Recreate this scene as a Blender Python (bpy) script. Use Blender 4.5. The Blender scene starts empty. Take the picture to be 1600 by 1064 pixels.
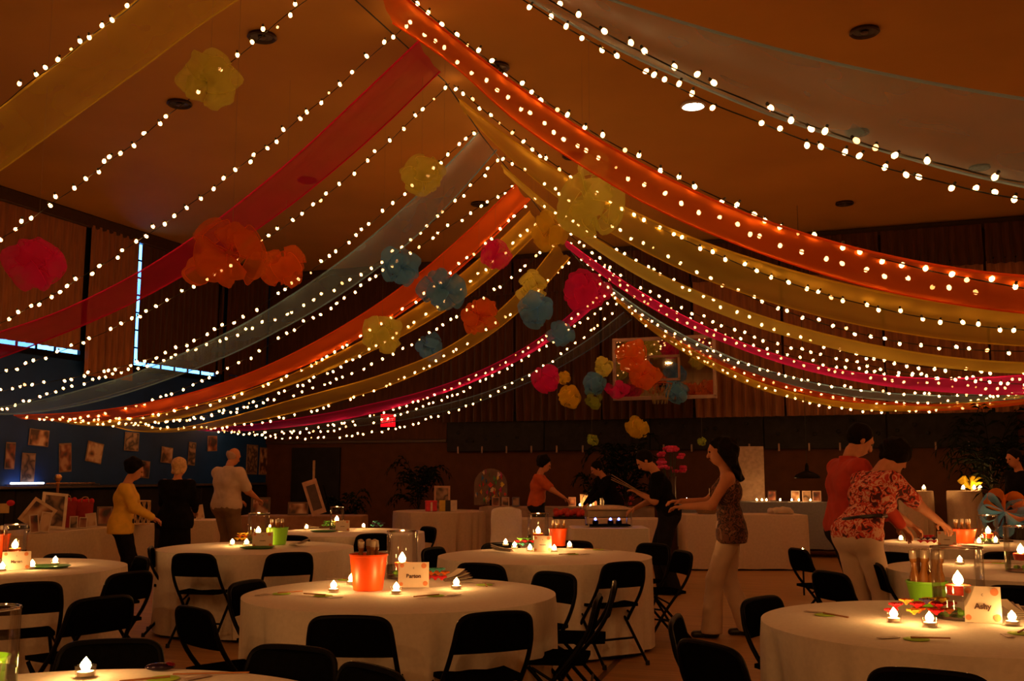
import bpy, bmesh, math, random
import numpy as np
from mathutils import Vector, Matrix

# ------------------------------------------------------------------ camera, world, exposure
SC = bpy.context.scene
COL = SC.collection
TH = math.radians(20.2)            # the hall is turned 20 degrees against the view
PITCH = math.atan(208 / 1600)
CAM = (13.655, -20.549, 1.45)      # hall axes: x from the left wall, y = 0 at the far wall
cd = bpy.data.cameras.new('camera')
cd.sensor_width = 36.0
cd.lens = 36.0
cd.clip_end = 200
co = bpy.data.objects.new('camera', cd)
COL.objects.link(co)
co.location = CAM
co.rotation_euler = (math.pi / 2 + PITCH, 0, TH)
SC.camera = co

wd = bpy.data.worlds.new('world')
SC.world = wd
wd.use_nodes = True
wd.node_tree.nodes['Background'].inputs[0].default_value = (0.02, 0.03, 0.06, 1)
wd.node_tree.nodes['Background'].inputs[1].default_value = 0.3

SC.view_settings.view_transform = 'Standard'
SC.view_settings.look = 'None'
SC.view_settings.gamma = 1
SC.view_settings.use_curve_mapping = False
SC.view_settings.exposure = 0.45
SC.cycles.use_denoising = True
SC.cycles.max_bounces = 6
SC.cycles.diffuse_bounces = 3
SC.cycles.glossy_bounces = 3
SC.cycles.transparent_max_bounces = 20
SC.cycles.use_adaptive_sampling = True
SC.cycles.adaptive_threshold = 0.03
SC.cycles.sample_clamp_indirect = 3.0
SC.cycles.caustics_reflective = False
SC.cycles.caustics_refractive = False

WARM = (1.0, 0.405, 0.115)           # colour of the fairy bulbs
BULB = 18.0                         # their radiance
FLAME = 130.0
ENTRANCE = 55.0                    # watts of each unseen downlight added behind the viewpoint
DAY = (0.10, 0.36, 1.0)            # daylight leaking round the drapes

# ------------------------------------------------------------------ plan helpers
H = 6.139                          # ceiling height
RW = 17.7                          # hall width
CT, ST = math.cos(TH), math.sin(TH)
def pl(x, d, z=0.0):
    """x metres right of and d metres ahead of the place the photo was taken from -> hall axes"""
    return Vector((CAM[0] + x * CT - d * ST, CAM[1] + x * ST + d * CT, z))
def at(px, py, d):
    a = (px - 800) / 1600; b = (532 - py) / 1600
    fy = math.cos(PITCH) - b * math.sin(PITCH); fz = math.sin(PITCH) + b * math.cos(PITCH)
    k = d / fy
    return pl(a * k, d, CAM[2] + fz * k)
def onz(px, py, z):
    a = (px - 800) / 1600; b = (532 - py) / 1600
    fy = math.cos(PITCH) - b * math.sin(PITCH); fz = math.sin(PITCH) + b * math.cos(PITCH)
    k = (z - CAM[2]) / fz
    return pl(a * k, fy * k, z)
def heading(dx, dd):
    return TH + math.atan2(-dx, dd)
# ------------------------------------------------------------------ materials
M = {}
def nd(nt, t, x=0, y=0):
    n = nt.nodes.new(t); n.location = (x, y); return n
def mat(name, col, rough=0.6, metal=0.0, var=0.15, scale=12.0, bump=0.0, spec=0.5, stretch=(1, 1, 1), emit=None, es=0.0, coat=0.0, sheen=0.0, sub=0.0):
    if name in M: return M[name]
    m = bpy.data.materials.new(name); m.use_nodes = True
    nt = m.node_tree; b = nt.nodes['Principled BSDF']
    b.inputs['Roughness'].default_value = rough; b.inputs['Metallic'].default_value = metal
    b.inputs['Specular IOR Level'].default_value = spec
    b.inputs['Coat Weight'].default_value = coat
    b.inputs['Sheen Weight'].default_value = sheen
    if emit:
        b.inputs['Emission Color'].default_value = (*emit, 1); b.inputs['Emission Strength'].default_value = es
    tc = nd(nt, 'ShaderNodeTexCoord', -900); mp = nd(nt, 'ShaderNodeMapping', -720)
    mp.inputs['Scale'].default_value = stretch
    nt.links.new(tc.outputs['Object'], mp.inputs[0])
    nz = nd(nt, 'ShaderNodeTexNoise', -540); nz.inputs['Scale'].default_value = scale; nz.inputs['Detail'].default_value = 4
    nt.links.new(mp.outputs[0], nz.inputs['Vector'])
    rp = nd(nt, 'ShaderNodeValToRGB', -340)
    lo = [max(0, c * (1 - var)) for c in col]; hi = [min(1, c * (1 + var)) for c in col]
    rp.color_ramp.elements[0].position = .3; rp.color_ramp.elements[1].position = .7
    rp.color_ramp.elements[0].color = (*lo, 1); rp.color_ramp.elements[1].color = (*hi, 1)
    nt.links.new(nz.outputs['Fac'], rp.inputs[0]); nt.links.new(rp.outputs[0], b.inputs['Base Color'])
    if bump:
        bp = nd(nt, 'ShaderNodeBump', -200, -300); bp.inputs['Strength'].default_value = bump; bp.inputs['Distance'].default_value = .01
        nt.links.new(nz.outputs['Fac'], bp.inputs['Height']); nt.links.new(bp.outputs[0], b.inputs['Normal'])
    M[name] = m; return m
def emis(name, col, s):
    if name in M: return M[name]
    m = bpy.data.materials.new(name); m.use_nodes = True; nt = m.node_tree; nt.nodes.clear()
    e = nd(nt, 'ShaderNodeEmission'); o = nd(nt, 'ShaderNodeOutputMaterial', 200)
    e.inputs[0].default_value = (*col, 1); e.inputs[1].default_value = s
    nt.links.new(e.outputs[0], o.inputs[0]); M[name] = m; return m
def tulle(name, col, cover=0.6, trans=0.5, scale=160):
    """sheer net: part of the light goes through the holes, the threads scatter the rest to both sides"""
    if name in M: return M[name]
    m = bpy.data.materials.new(name); m.use_nodes = True; nt = m.node_tree; nt.nodes.clear()
    tc = nd(nt, 'ShaderNodeTexCoord', -900)
    nz = nd(nt, 'ShaderNodeTexNoise', -700); nz.inputs['Scale'].default_value = 2.2; nz.inputs['Detail'].default_value = 1
    nt.links.new(tc.outputs['Object'], nz.inputs['Vector'])
    mr = nd(nt, 'ShaderNodeMapRange', -500); mr.inputs['From Min'].default_value = .3; mr.inputs['From Max'].default_value = .7
    mr.inputs['To Min'].default_value = max(0, cover - .05); mr.inputs['To Max'].default_value = min(1, cover + .05)
    nt.links.new(nz.outputs['Fac'], mr.inputs[0])
    d = nd(nt, 'ShaderNodeBsdfDiffuse', -300, 100); t = nd(nt, 'ShaderNodeBsdfTranslucent', -300, -50); tr = nd(nt, 'ShaderNodeBsdfTransparent', -300, -200)
    d.inputs[0].default_value = (*col, 1); t.inputs[0].default_value = (*col, 1)
    m1 = nd(nt, 'ShaderNodeMixShader', -100); m1.inputs[0].default_value = trans
    nt.links.new(d.outputs[0], m1.inputs[1]); nt.links.new(t.outputs[0], m1.inputs[2])
    m2 = nd(nt, 'ShaderNodeMixShader', 80); o = nd(nt, 'ShaderNodeOutputMaterial', 260)
    nt.links.new(mr.outputs[0], m2.inputs[0]); nt.links.new(tr.outputs[0], m2.inputs[1]); nt.links.new(m1.outputs[0], m2.inputs[2])
    nt.links.new(m2.outputs[0], o.inputs[0]); M[name] = m; return m
def clear_glass(name, tint=(1, 1, 1), gloss=0.12, rough=0.02, fres=.75):
    """thin-walled glass: see-through with a fresnel sheen"""
    if name in M: return M[name]
    m = bpy.data.materials.new(name); m.use_nodes = True; nt = m.node_tree; nt.nodes.clear()
    tr = nd(nt, 'ShaderNodeBsdfTransparent', -300, 0); g = nd(nt, 'ShaderNodeBsdfGlossy', -300, -150); g.inputs['Roughness'].default_value = rough
    tr.inputs[0].default_value = (*tint, 1)
    lw = nd(nt, 'ShaderNodeLayerWeight', -500, 150); lw.inputs[0].default_value = .35
    mm = nd(nt, 'ShaderNodeMath', -320, 200); mm.operation = 'MULTIPLY_ADD'; mm.inputs[1].default_value = fres; mm.inputs[2].default_value = gloss
    nt.links.new(lw.outputs['Fresnel'], mm.inputs[0])
    mx = nd(nt, 'ShaderNodeMixShader', -60); o = nd(nt, 'ShaderNodeOutputMaterial', 150)
    nt.links.new(mm.outputs[0], mx.inputs[0]); nt.links.new(tr.outputs[0], mx.inputs[1]); nt.links.new(g.outputs[0], mx.inputs[2])
    nt.links.new(mx.outputs[0], o.inputs[0]); M[name] = m; return m

# ------------------------------------------------------------------ mesh helpers
class MB:
    def __init__(s): s.v = []; s.f = []; s.mi = []; s.cur = 0
    def add(s, vs, fs):
        o = len(s.v); s.v += [tuple(p) for p in vs]
        s.f += [tuple(i + o for i in f) for f in fs]; s.mi += [s.cur] * len(fs); return s
    def box(s, c, d, rz=0.0, rx=0.0):
        x, y, z = d[0] / 2, d[1] / 2, d[2] / 2
        R = Matrix.Rotation(rz, 3, 'Z') @ Matrix.Rotation(rx, 3, 'X')
        vs = [Vector(c) + R @ Vector((i * x, j * y, k * z)) for i in (-1, 1) for j in (-1, 1) for k in (-1, 1)]
        return s.add(vs, [(0, 1, 3, 2), (4, 6, 7, 5), (0, 4, 5, 1), (2, 3, 7, 6), (0, 2, 6, 4), (1, 5, 7, 3)])
    def rbox(s, c, d, b=0.01, rz=0.0):
        """box with chamfered vertical corners and top/bottom edges"""
        x, y, z = d[0] / 2, d[1] / 2, d[2] / 2
        b = min(b, x * .9, y * .9, z * .9)
        ol = [(x - b, -y), (x, -y + b), (x, y - b), (x - b, y), (-x + b, y), (-x, y - b), (-x, -y + b), (-x + b, -y)]
        sc = lambda p, k: (p[0] - math.copysign(k, p[0]), p[1] - math.copysign(k, p[1]))
        R = Matrix.Rotation(rz, 3, 'Z'); vs = []
        for zz, k in ((-z, b), (-z + b, 0), (z - b, 0), (z, b)):
            vs += [Vector(c) + R @ Vector((*sc(p, k), zz)) for p in ol]
        fs = [tuple(range(7, -1, -1)), tuple(range(24, 32))]
        for r in range(3):
            for i in range(8):
                j = (i + 1) % 8; fs.append((r * 8 + i, r * 8 + j, r * 8 + 8 + j, r * 8 + 8 + i))
        return s.add(vs, fs)
    def lathe(s, prof, n=24, c=(0, 0, 0), cap=True, fn=None):
        vs = []; fs = []
        for r, z in prof:
            for i in range(n):
                a = 2 * math.pi * i / n; rr = r if fn is None else fn(r, z, a)
                vs.append((c[0] + rr * math.cos(a), c[1] + rr * math.sin(a), c[2] + z))
        for k in range(len(prof) - 1):
            for i in range(n):
                j = (i + 1) % n; fs.append((k * n + i, k * n + j, k * n + n + j, k * n + n + i))
        if cap:
            fs.append(tuple(range(n - 1, -1, -1))); fs.append(tuple(range((len(prof) - 1) * n, len(prof) * n)))
        return s.add(vs, fs)
    def tube(s, pts, r, n=6, cap=True):
        pts = [Vector(p) for p in pts]; rs = r if isinstance(r, (list, tuple)) else [r] * len(pts)
        vs = []; fs = []; up = Vector((0, 0, 1)); prev = None
        for k, p in enumerate(pts):
            t = (pts[min(k + 1, len(pts) - 1)] - pts[max(k - 1, 0)])
            t = t.normalized() if t.length > 1e-9 else Vector((0, 0, 1))
            if prev is None:
                a = t.cross(up); a = t.cross(Vector((1, 0, 0))) if a.length < .05 else a
            else:
                a = prev - t * prev.dot(t)
                if a.length < 1e-4: a = t.cross(up)
            a.normalize(); prev = a; b = t.cross(a)
            for i in range(n):
                w = 2 * math.pi * i / n; vs.append(p + (a * math.cos(w) + b * math.sin(w)) * rs[k])
        for k in range(len(pts) - 1):
            for i in range(n):
                j = (i + 1) % n; fs.append((k * n + i, k * n + j, k * n + n + j, k * n + n + i))
        if cap: fs.append(tuple(range(n - 1, -1, -1))); fs.append(tuple(range((len(pts) - 1) * n, len(pts) * n)))
        return s.add(vs, fs)
    def grid(s, P, closed=False):
        """P[i][j] points"""
        r, c = len(P), len(P[0]); vs = [p for row in P for p in row]; fs = []
        for i in range(r - 1):
            for j in range(c if closed else c - 1):
                k = (j + 1) % c; fs.append((i * c + j, i * c + k, i * c + c + k, i * c + c + j))
        return s.add(vs, fs)
    def slab(s, P, th):
        """a sheet P[i][j] given real thickness along z-normal of each quad row"""
        r, c = len(P), len(P[0])
        N = [[None] * c for _ in range(r)]
        for i in range(r):
            for j in range(c):
                a = Vector(P[min(i + 1, r - 1)][j]) - Vector(P[max(i - 1, 0)][j]); b = Vector(P[i][min(j + 1, c - 1)]) - Vector(P[i][max(j - 1, 0)])
                n = a.cross(b); N[i][j] = n.normalized() if n.length > 1e-9 else Vector((0, 0, 1))
        o = len(s.v)
        A = [[Vector(P[i][j]) + N[i][j] * th / 2 for j in range(c)] for i in range(r)]
        B = [[Vector(P[i][j]) - N[i][j] * th / 2 for j in range(c)] for i in range(r)]
        vs = [p for row in A for p in row] + [p for row in B for p in row]; m = r * c; fs = []
        for i in range(r - 1):
            for j in range(c - 1):
                q = (i * c + j, i * c + j + 1, i * c + c + j + 1, i * c + c + j)
                fs.append(q[::-1]); fs.append(tuple(x + m for x in q))
        ring = [j for j in range(c)] + [i * c + c - 1 for i in range(1, r)] + [(r - 1) * c + j for j in range(c - 2, -1, -1)] + [i * c for i in range(r - 2, 0, -1)]
        for k in range(len(ring)):
            a, b = ring[k], ring[(k + 1) % len(ring)]; fs.append((a, b, b + m, a + m))
        return s.add(vs, fs)
    def ball(s, c, r, n=8, k=6):
        r = r if isinstance(r, (tuple, list)) else (r, r, r)
        vs = [(c[0], c[1], c[2] - r[2])]; fs = []
        for i in range(1, k):
            ph = -math.pi / 2 + math.pi * i / k
            for j in range(n):
                a = 2 * math.pi * j / n; vs.append((c[0] + r[0] * math.cos(ph) * math.cos(a), c[1] + r[1] * math.cos(ph) * math.sin(a), c[2] + r[2] * math.sin(ph)))
        vs.append((c[0], c[1], c[2] + r[2])); t = len(vs) - 1
        for j in range(n):
            fs.append((0, 1 + (j + 1) % n, 1 + j)); fs.append((t, t - n + j, t - n + (j + 1) % n))
        for i in range(k - 2):
            for j in range(n):
                a = 1 + i * n; fs.append((a + j, a + (j + 1) % n, a + n + (j + 1) % n, a + n + j))
        return s.add(vs, fs)
    def mesh(s, name, mats, smooth=True):
        me = bpy.data.meshes.new(name); me.from_pydata(s.v, [], s.f)
        for m in (mats if isinstance(mats, (list, tuple)) else [mats]): me.materials.append(m)
        if any(s.mi): me.polygons.foreach_set('material_index', s.mi)
        if smooth:
            me.polygons.foreach_set('use_smooth', [True] * len(me.polygons))
            try: me.set_sharp_from_angle(angle=math.radians(40))
            except Exception: pass
        me.update(); return me
    def build(s, name, mats, parent=None, smooth=True):
        return link(name, s.mesh(name, mats, smooth), parent)
def link(name, me, parent=None, loc=None, rz=None):
    o = bpy.data.objects.new(name, me); COL.objects.link(o)
    if parent is not None: o.parent = parent
    if loc is not None: o.location = loc
    if rz is not None: o.rotation_euler = (0, 0, rz)
    return o
def tag(o, label=None, cat=None, group=None, kind=None):
    if label: o['label'] = label
    if cat: o['category'] = cat
    if group: o['group'] = group
    if kind: o['kind'] = kind
    return o
def thing(name, label, cat, loc=(0, 0, 0), rz=0.0, group=None):
    o = bpy.data.objects.new(name, None); COL.objects.link(o); o.empty_display_size = .1
    o.location = loc; o.rotation_euler = (0, 0, rz); return tag(o, label, cat, group)
def struct(name, mb, m, parent=None, smooth=False):
    o = mb.build(name, m, parent, smooth)
    if parent is None: o['kind'] = 'structure'
    return o
def copy_tree(o, parent=None):
    c = o.copy(); COL.objects.link(c); c.parent = parent
    for ch in o.children: copy_tree(ch, c)
    return c
def lerp(a, b, t): return a + (b - a) * t
def curve_pts(ctrl, n):
    """Catmull-Rom through control tuples"""
    c = [Vector(p) for p in ctrl]; out = []
    m = len(c) - 1
    for k in range(n + 1):
        u = k / n * m; i = min(int(u), m - 1); f = u - i
        p0, p1, p2, p3 = c[max(i - 1, 0)], c[i], c[i + 1], c[min(i + 2, m)]
        out.append(.5 * ((2 * p1) + (p2 - p0) * f + (2 * p0 - 5 * p1 + 4 * p2 - p3) * f * f + (3 * p1 - p0 - 3 * p2 + p3) * f ** 3))
    return out
TXT = {}
def text(s, size, m, parent, loc, rot, name='lettering', bold=0.0):
    cu = bpy.data.curves.new('lettering', 'FONT'); cu.body = s; cu.size = size; cu.align_x = 'CENTER'; cu.align_y = 'CENTER'
    cu.extrude = 0.0008; cu.offset = bold
    t = bpy.data.objects.new('t', cu); COL.objects.link(t)
    me = bpy.data.meshes.new_from_object(t.evaluated_get(bpy.context.evaluated_depsgraph_get()))
    bpy.data.objects.remove(t); me.name = 'lettering'; me.materials.clear(); me.materials.append(m)
    o = link(name, me, parent, loc); o.rotation_euler = rot; return o
# ------------------------------------------------------------------ the hall
random.seed(4)
m_ceil = mat('ceiling_paint', (.42, .222, .040), .75, var=.10, scale=.55, bump=.05, stretch=(1, 1, 1), spec=.2)
m_floor = mat('floor_wood', (.38, .215, .075), .45, var=.22, scale=3.0, stretch=(.35, 6, 1), spec=.4)
m_line = mat('court_line_paint', (.10, .035, .015), .4, var=.1)
m_block = mat('painted_block', (.085, .032, .011), .8, var=.12, scale=5, bump=.2, spec=.2)
m_blue = mat('blue_glow_wall', (.007, .045, .22), .55, var=.12, scale=3, spec=.25)  # blue daylight glow painted into the colour of the whole wall
m_dark = mat('black_wall_pad', (.012, .011, .012), .6, var=.3, scale=6, spec=.2)
m_board = mat('dark_board', (.016, .014, .014), .7, var=.35, scale=9, spec=.2)
m_drape = mat('brown_drape', (.30, .125, .05), .85, var=.22, scale=4, stretch=(6, 6, .6), sheen=.2, spec=.1)
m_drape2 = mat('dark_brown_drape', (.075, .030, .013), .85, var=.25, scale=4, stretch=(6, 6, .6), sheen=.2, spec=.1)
m_tan = mat('tan_paint', (.50, .36, .22), .8, var=.06, scale=2, spec=.2)
m_metal = mat('brushed_metal', (.55, .5, .45), .25, 1.0, var=.1, scale=20)
m_blackmetal = mat('black_metal', (.004, .004, .005), .42, 0, var=.2, scale=30, spec=.07)
m_chair = mat('chair_paint', (.004, .004, .004), .6, 0, var=.2, scale=30, spec=.0)
m_white = mat('white_enamel', (.62, .58, .54), .4, var=.05)
m_trim = mat('dark_trim', (.05, .025, .012), .5, var=.2)
m_day = emis('daylight', DAY, 5.0)

fl = struct('floor', MB().box((RW / 2, -14, -.05), (RW + .4, 28.4, .1)), m_floor)
def floor_line(a, b, w=.06):
    a, b = Vector(a), Vector(b); d = (b - a).normalized(); n = Vector((-d.y, d.x, 0)) * w / 2
    m = MB(); z = Vector((0, 0, .0015))
    m.add([a - n + z, b - n + z, b + n + z, a + n + z], [(0, 1, 2, 3)])
    return m.build('court_line', m_line, fl, False)
p0, p1 = onz(1010, 985, 0), onz(905, 1094, 0)
floor_line(p0, p1, .05)
floor_line((2.0, -14.0, 0), (15.7, -14.0, 0), .05)
floor_line((2.0, -1.2, 0), (15.7, -1.2, 0), .05)
floor_line((2.0, -20, 0), (2.0, -1.2, 0), .05)

ce = struct('ceiling', MB().box((RW / 2, -14, H + .05), (RW + .4, 28.4, .1)), m_ceil)
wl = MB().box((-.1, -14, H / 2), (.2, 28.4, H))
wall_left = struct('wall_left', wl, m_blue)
struct('wall_back', MB().box((RW / 2, .1, H / 2), (RW, .2, H)), m_block)
struct('wall_right', MB().box((RW + .1, -14, H / 2), (.2, 28.4, H)), m_tan)
struct('wall_front', MB().box((RW / 2, -28.1, H / 2), (RW, .2, H)), m_tan)
# black padding along the foot of the blue wall, one pad after another, with a metal cap rail
y = -.02; k = 0
while y > -16:
    o = MB().rbox((.035, y - .61, .6), (.07, 1.21, 1.16), .02).build('wall_pad', m_dark, wall_left, False); y -= 1.22
rail = thing('handrail', 'long thin metal rail along the top of the black wall pads', 'rail', (0.05, -8, 1.2))
MB().rbox((0.05, 0, .02), (.14, 15.6, .05), .01).build('rail_bar', mat('rail_metal', (.2, .17, .15), .3, .8), rail)
for q in range(8): MB().box((0.0, 7 - q * 2.0, -.03), (.05, .05, .08)).build('bracket', m_blackmetal, rail, False)
sl = thing('rail_glint', 'slim glowing strip added as the bright reflection on the wall rail at the left edge', 'lamp', (.11, -6.55, 1.275))  # not a lamp: emissive strip added for the bright reflection on the rail
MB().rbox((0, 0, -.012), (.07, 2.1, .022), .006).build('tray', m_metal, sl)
MB().tube([(0, -.95, .016), (0, -.25, .016)], .016, 8).build('tube', emis('glint_glow', (.7, .8, 1.0), 4), sl)
MB().tube([(0, -.2, .01), (0, .95, .01)], .010, 8).build('orange_glint', mat('orange_glint_metal', (.75, .42, .2), .25, .9), sl)  # copper tone stands for the orange part of that reflection

# back wall: plinth of painted block, dark panel boards hung on it, trim
for i, (a, b) in enumerate([(4.62, 6.85), (6.85, 9.1), (9.1, 11.35), (11.35, 13.6), (13.6, 15.82)]):
    bo = thing('panel_board', ['dark felt panel board on the far wall, leftmost of five', 'dark felt panel board second from the left, behind hanging pink pom', 'dark felt panel board in the middle of the far wall row',
        'dark felt panel board on the far wall above the long-haired woman', 'dark felt panel board rightmost on the far wall above red-shirted man'][i], 'panel', ((a + b) / 2, -.06, 0), 0, 'dark boards on the far wall')
    MB().rbox((0, 0, 2.34), (b - a - .012, .10, .84), .012).build('board', m_board, bo, False)
    n = 4
    for q in range(n):
        x = -(b - a) / 2 + (q + .5) * (b - a) / n
        MB().rbox((x, -.06, 1.955), (.035, .03, .15), .006).build('clip', mat('clip_metal', (.30, .2, .16), .5, .3), bo, False)
    for q in range(9):
        x = random.uniform(-(b - a) / 2 + .15, (b - a) / 2 - .15); z = random.uniform(2.08, 2.68)
        MB().ball((x, -.05, z), (.045, .025, .04), 8, 4).build('knob', m_dark, bo)
struct('trim_1', MB().rbox((2.3, -.03, 2.16), (4.6, .06, .07), .01), m_trim)
struct('trim_2', MB().rbox((RW / 2, -.02, .08), (RW, .04, .16), .01), m_trim)
struct('trim_3', MB().rbox((RW / 2, -.08, H - .09), (RW, .14, .18), .02), m_trim)
struct('trim_4', MB().rbox((.08, -11.5, H - .12), (.16, 23, .24), .02), m_trim)
struct('wall_upper', MB().box((2.3, -.03, 4.17), (4.6, .05, 3.94)), m_drape2)

# drapes
def pleats(a, b, z0, z1, dep, along, off, m, parent, name='drape', n=None, seed=0):
    rnd = random.Random(seed); L = abs(b - a); cnt = max(3, int(L / .17)); N = cnt * 8; P = []
    ph = [rnd.uniform(-.5, .5) for _ in range(cnt + 2)]
    am = [rnd.uniform(.6, 1.3) for _ in range(cnt + 2)]
    for r in range(7):
        f = r / 6; z = lerp(z1, z0, f); row = []
        for i in range(N + 1):
            u = i / N; c = u * cnt; q = int(min(c, cnt - 1))
            d = dep * (.35 + .65 * f) * am[q] * math.sin(2 * math.pi * c + ph[q] * f) * .5
            p = lerp(a, b, u) + .015 * math.sin(7 * f + q) * f
            row.append((off + d, p, z) if along == 'y' else (p, off - d, z))
        P.append(row)
    return MB().slab(P, .006).build(name, m, parent)
stage = [(4.4, 6.2), (6.25, 8.1), (8.15, 10.0), (10.05, 11.75), (11.8, 13.6), (13.65, 15.4), (15.45, 17.5)]
lab = ['brown pleated curtain on far wall, leftmost, beside the red exit sign', 'brown pleated far-wall curtain behind the pink and blue poms', 'brown pleated far-wall curtain straight behind the basketball backboard',
       'brown pleated far-wall curtain just right of the backboard', 'brown pleated far-wall curtain above the long-haired woman', 'brown pleated far-wall curtain above the man in red', 'brown pleated far-wall curtain at the right edge']
for i, (a, b) in enumerate(stage):
    c = thing('stage_curtain', lab[i], 'curtain', ((a + b) / 2, 0, 0), 0, 'curtains across the far wall')
    w = (b - a) / 2
    pleats(-w, w, 2.55, 5.32, .13, 'x', -.2, m_drape if i > 2 else m_drape2, c, seed=i)  # paler drape on the right: light of the nearer strings painted in
    pleats(-w, w, 5.25, 6.0, .10, 'x', -.32, m_drape2, c, 'valance', seed=i + 20)
    MB().tube([(-w, -.26, 5.36), (w, -.26, 5.36)], .02, 8).build('rod', m_blackmetal, c)
# windows of the left wall with daylight leaking past their drapes
def window(name, ya, yb, z0, z1, strip_left):
    w = MB().box((.02, (ya + yb) / 2, (z0 + z1) / 2), (.03, yb - ya, z1 - z0)).build(name, m_day, None, False); w['kind'] = 'structure'
    f = MB()
    f.box((.05, ya - .05, (z0 + z1) / 2), (.1, .1, z1 - z0 + .2)).box((.05, yb + .05, (z0 + z1) / 2), (.1, .1, z1 - z0 + .2))
    f.box((.05, (ya + yb) / 2, z0 - .05), (.1, yb - ya, .1)).box((.05, (ya + yb) / 2, z1 + .05), (.1, yb - ya, .1))
    f.build('window_frame', m_blackmetal, w, False)
    for q in range(1, int((yb - ya) / .42)):
        MB().box((.045, ya + q * .42, (z0 + z1) / 2), (.03, .035, z1 - z0)).build('mullion', m_blackmetal, w, False)
    for q in range(1, 7):
        MB().box((.045, (ya + yb) / 2, z0 + q * (z1 - z0) / 7), (.03, yb - ya, .03)).build('mullion', m_blackmetal, w, False)
    return w
window('window_1', -4.72, -2.15, 3.52, 5.92, True)
window('window_2', -9.6, -6.12, 3.56, 5.92, False)
dl = ['dark drape over the left window with a lit blue L-shaped gap', 'brown drape hanging between the two left windows', 'brown drape over the window at the left edge, blue light below', 'brown drape in the far left corner behind the grey sheer', 'brown drape on the left wall nearest the camera']
for i, (a, b, z0, mm, off) in enumerate([(-4.625, -1.95, 3.59, m_drape2, .06), (-6.05, -4.80, 3.2, m_drape, .12), (-9.75, -6.05, 3.635, m_drape, .06), (-1.9, -.35, 3.2, m_drape2, .12), (-13.5, -9.8, 3.2, m_drape, .12)]):
    c = thing('window_drape', dl[i], 'curtain', (0, 0, 0), 0, 'drapes along the left wall')
    pleats(a, b, z0, 5.95, .04 if i in (0, 2) else .1, 'y', off + .03, mm, c, seed=40 + i)
    MB().tube([(.1, a, 5.97), (.1, b, 5.97)], .018, 8).build('rod', m_blackmetal, c)
# basket bracket pipes under the lit window
br = thing('wall_bracket', 'small blue-lit pipe bracket on the wall right of the lit window corner', 'bracket', (.05, -1.75, 3.55))
bm_ = mat('blue_sheen_pipe', (.03, .10, .32), .35, .5)  # blue sheen of the window light painted into the pipe colour
MB().tube([(0, 0, .05), (.35, -.1, .0), (.35, -.1, -.42), (0, 0, .02)], .018, 6).build('arm', bm_, br)
MB().tube([(.35, -.1, 0), (.55, .35, -.28)], .015, 6).build('arm', bm_, br)
MB().tube([(.35, -.1, -.42), (.0, .25, -.55)], .015, 6).build('arm', bm_, br)
MB().rbox((-.02, 0, -.1), (.04, .2, .5), .01).build('plate', m_blackmetal, br)

# ceiling downlights
cans = [(7.49, -11.6), (5.35, -10.24), (9.56, -9.95), (13.59, -9.49), (11.48, -7.93), (13.09, -2.23), (7.11, -4.39), (9.42, -6.43), (5.05, -6.69), (13.42, -6.09), (15.13, -3.72)]
cl = ['unlit recessed ceiling light above the top-left light string', 'unlit recessed ceiling light beside the yellow pom', 'unlit recessed ceiling light over the right orange sash', 'unlit recessed ceiling light at upper right, nearest',
      'switched-on recessed ceiling light glowing white', 'unlit recessed ceiling light far right near the curtains', 'unlit recessed ceiling light behind the grey left sash', 'unlit recessed ceiling light above the big yellow pom',
      'unlit recessed ceiling light behind the red sash', 'unlit recessed ceiling light behind the pale blue sash', 'unlit recessed ceiling light far right behind the pale blue sash']
m_can = mat('can_inside', (.02, .012, .008), .4, .2)
m_canrim = mat('can_rim', (.035, .016, .008), .45, .3)
for i, (x, y) in enumerate(cans):
    t = thing('ceiling_light', cl[i], 'ceiling light', (x, y, H), 0, 'recessed ceiling lights')
    lit = i == 4; t.scale = (.74, .74, 1)
    MB().lathe([(.20, -.001), (.215, -.03), (.19, -.045), (.165, -.03), (.15, -.002)], 28, cap=False).build('trim_ring', m_canrim if not lit else m_white, t)
    MB().lathe([(.0005, -.004), (.155, -.004), (.162, -.02), (.0005, -.012)], 24, cap=False).build('baffle', m_can, t)
    if lit:
        MB().lathe([(.0005, -.05), (.09, -.048), (.14, -.03), (.15, -.015)], 24, cap=False).build('lamp', emis('downlight', (.85, 1.0, .92), 30), t)
    else:
        MB().ball((0, 0, -.028), (.06, .06, .02), 12, 6).build('lamp', mat('dead_lamp', (.05, .03, .02), .3), t)

# unseen downlights added behind the viewpoint to light the camera-facing cloth fronts
for i, (x, y) in enumerate([(8.2, -22.6), (14.6, -22.9), (5.0, -25.4), (11.4, -25.6), (16.2, -25.8)]):
    t = thing('ceiling_light', ['added unseen warm ceiling light over the entrance end, %s' % q for q in ('first from left wall in front row', 'second in front row', 'leftmost in back row', 'middle of back row', 'rightmost in back row')][i], 'ceiling light', (x, y, H), 0, 'recessed ceiling lights')
    MB().lathe([(.20, -.001), (.215, -.03), (.19, -.045), (.165, -.03), (.15, -.002)], 28, cap=False).build('trim_ring', m_white, t)
    MB().lathe([(.0005, -.004), (.155, -.004), (.162, -.02), (.0005, -.012)], 24, cap=False).build('baffle', m_can, t)
    ld = bpy.data.lights.new('added_downlight', 'AREA'); ld.shape = 'DISK'; ld.size = .28; ld.energy = ENTRANCE; ld.color = (1.0, .42, .115)
    lo_ = link('lamp', ld, t, (0, 0, -.05))

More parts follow.
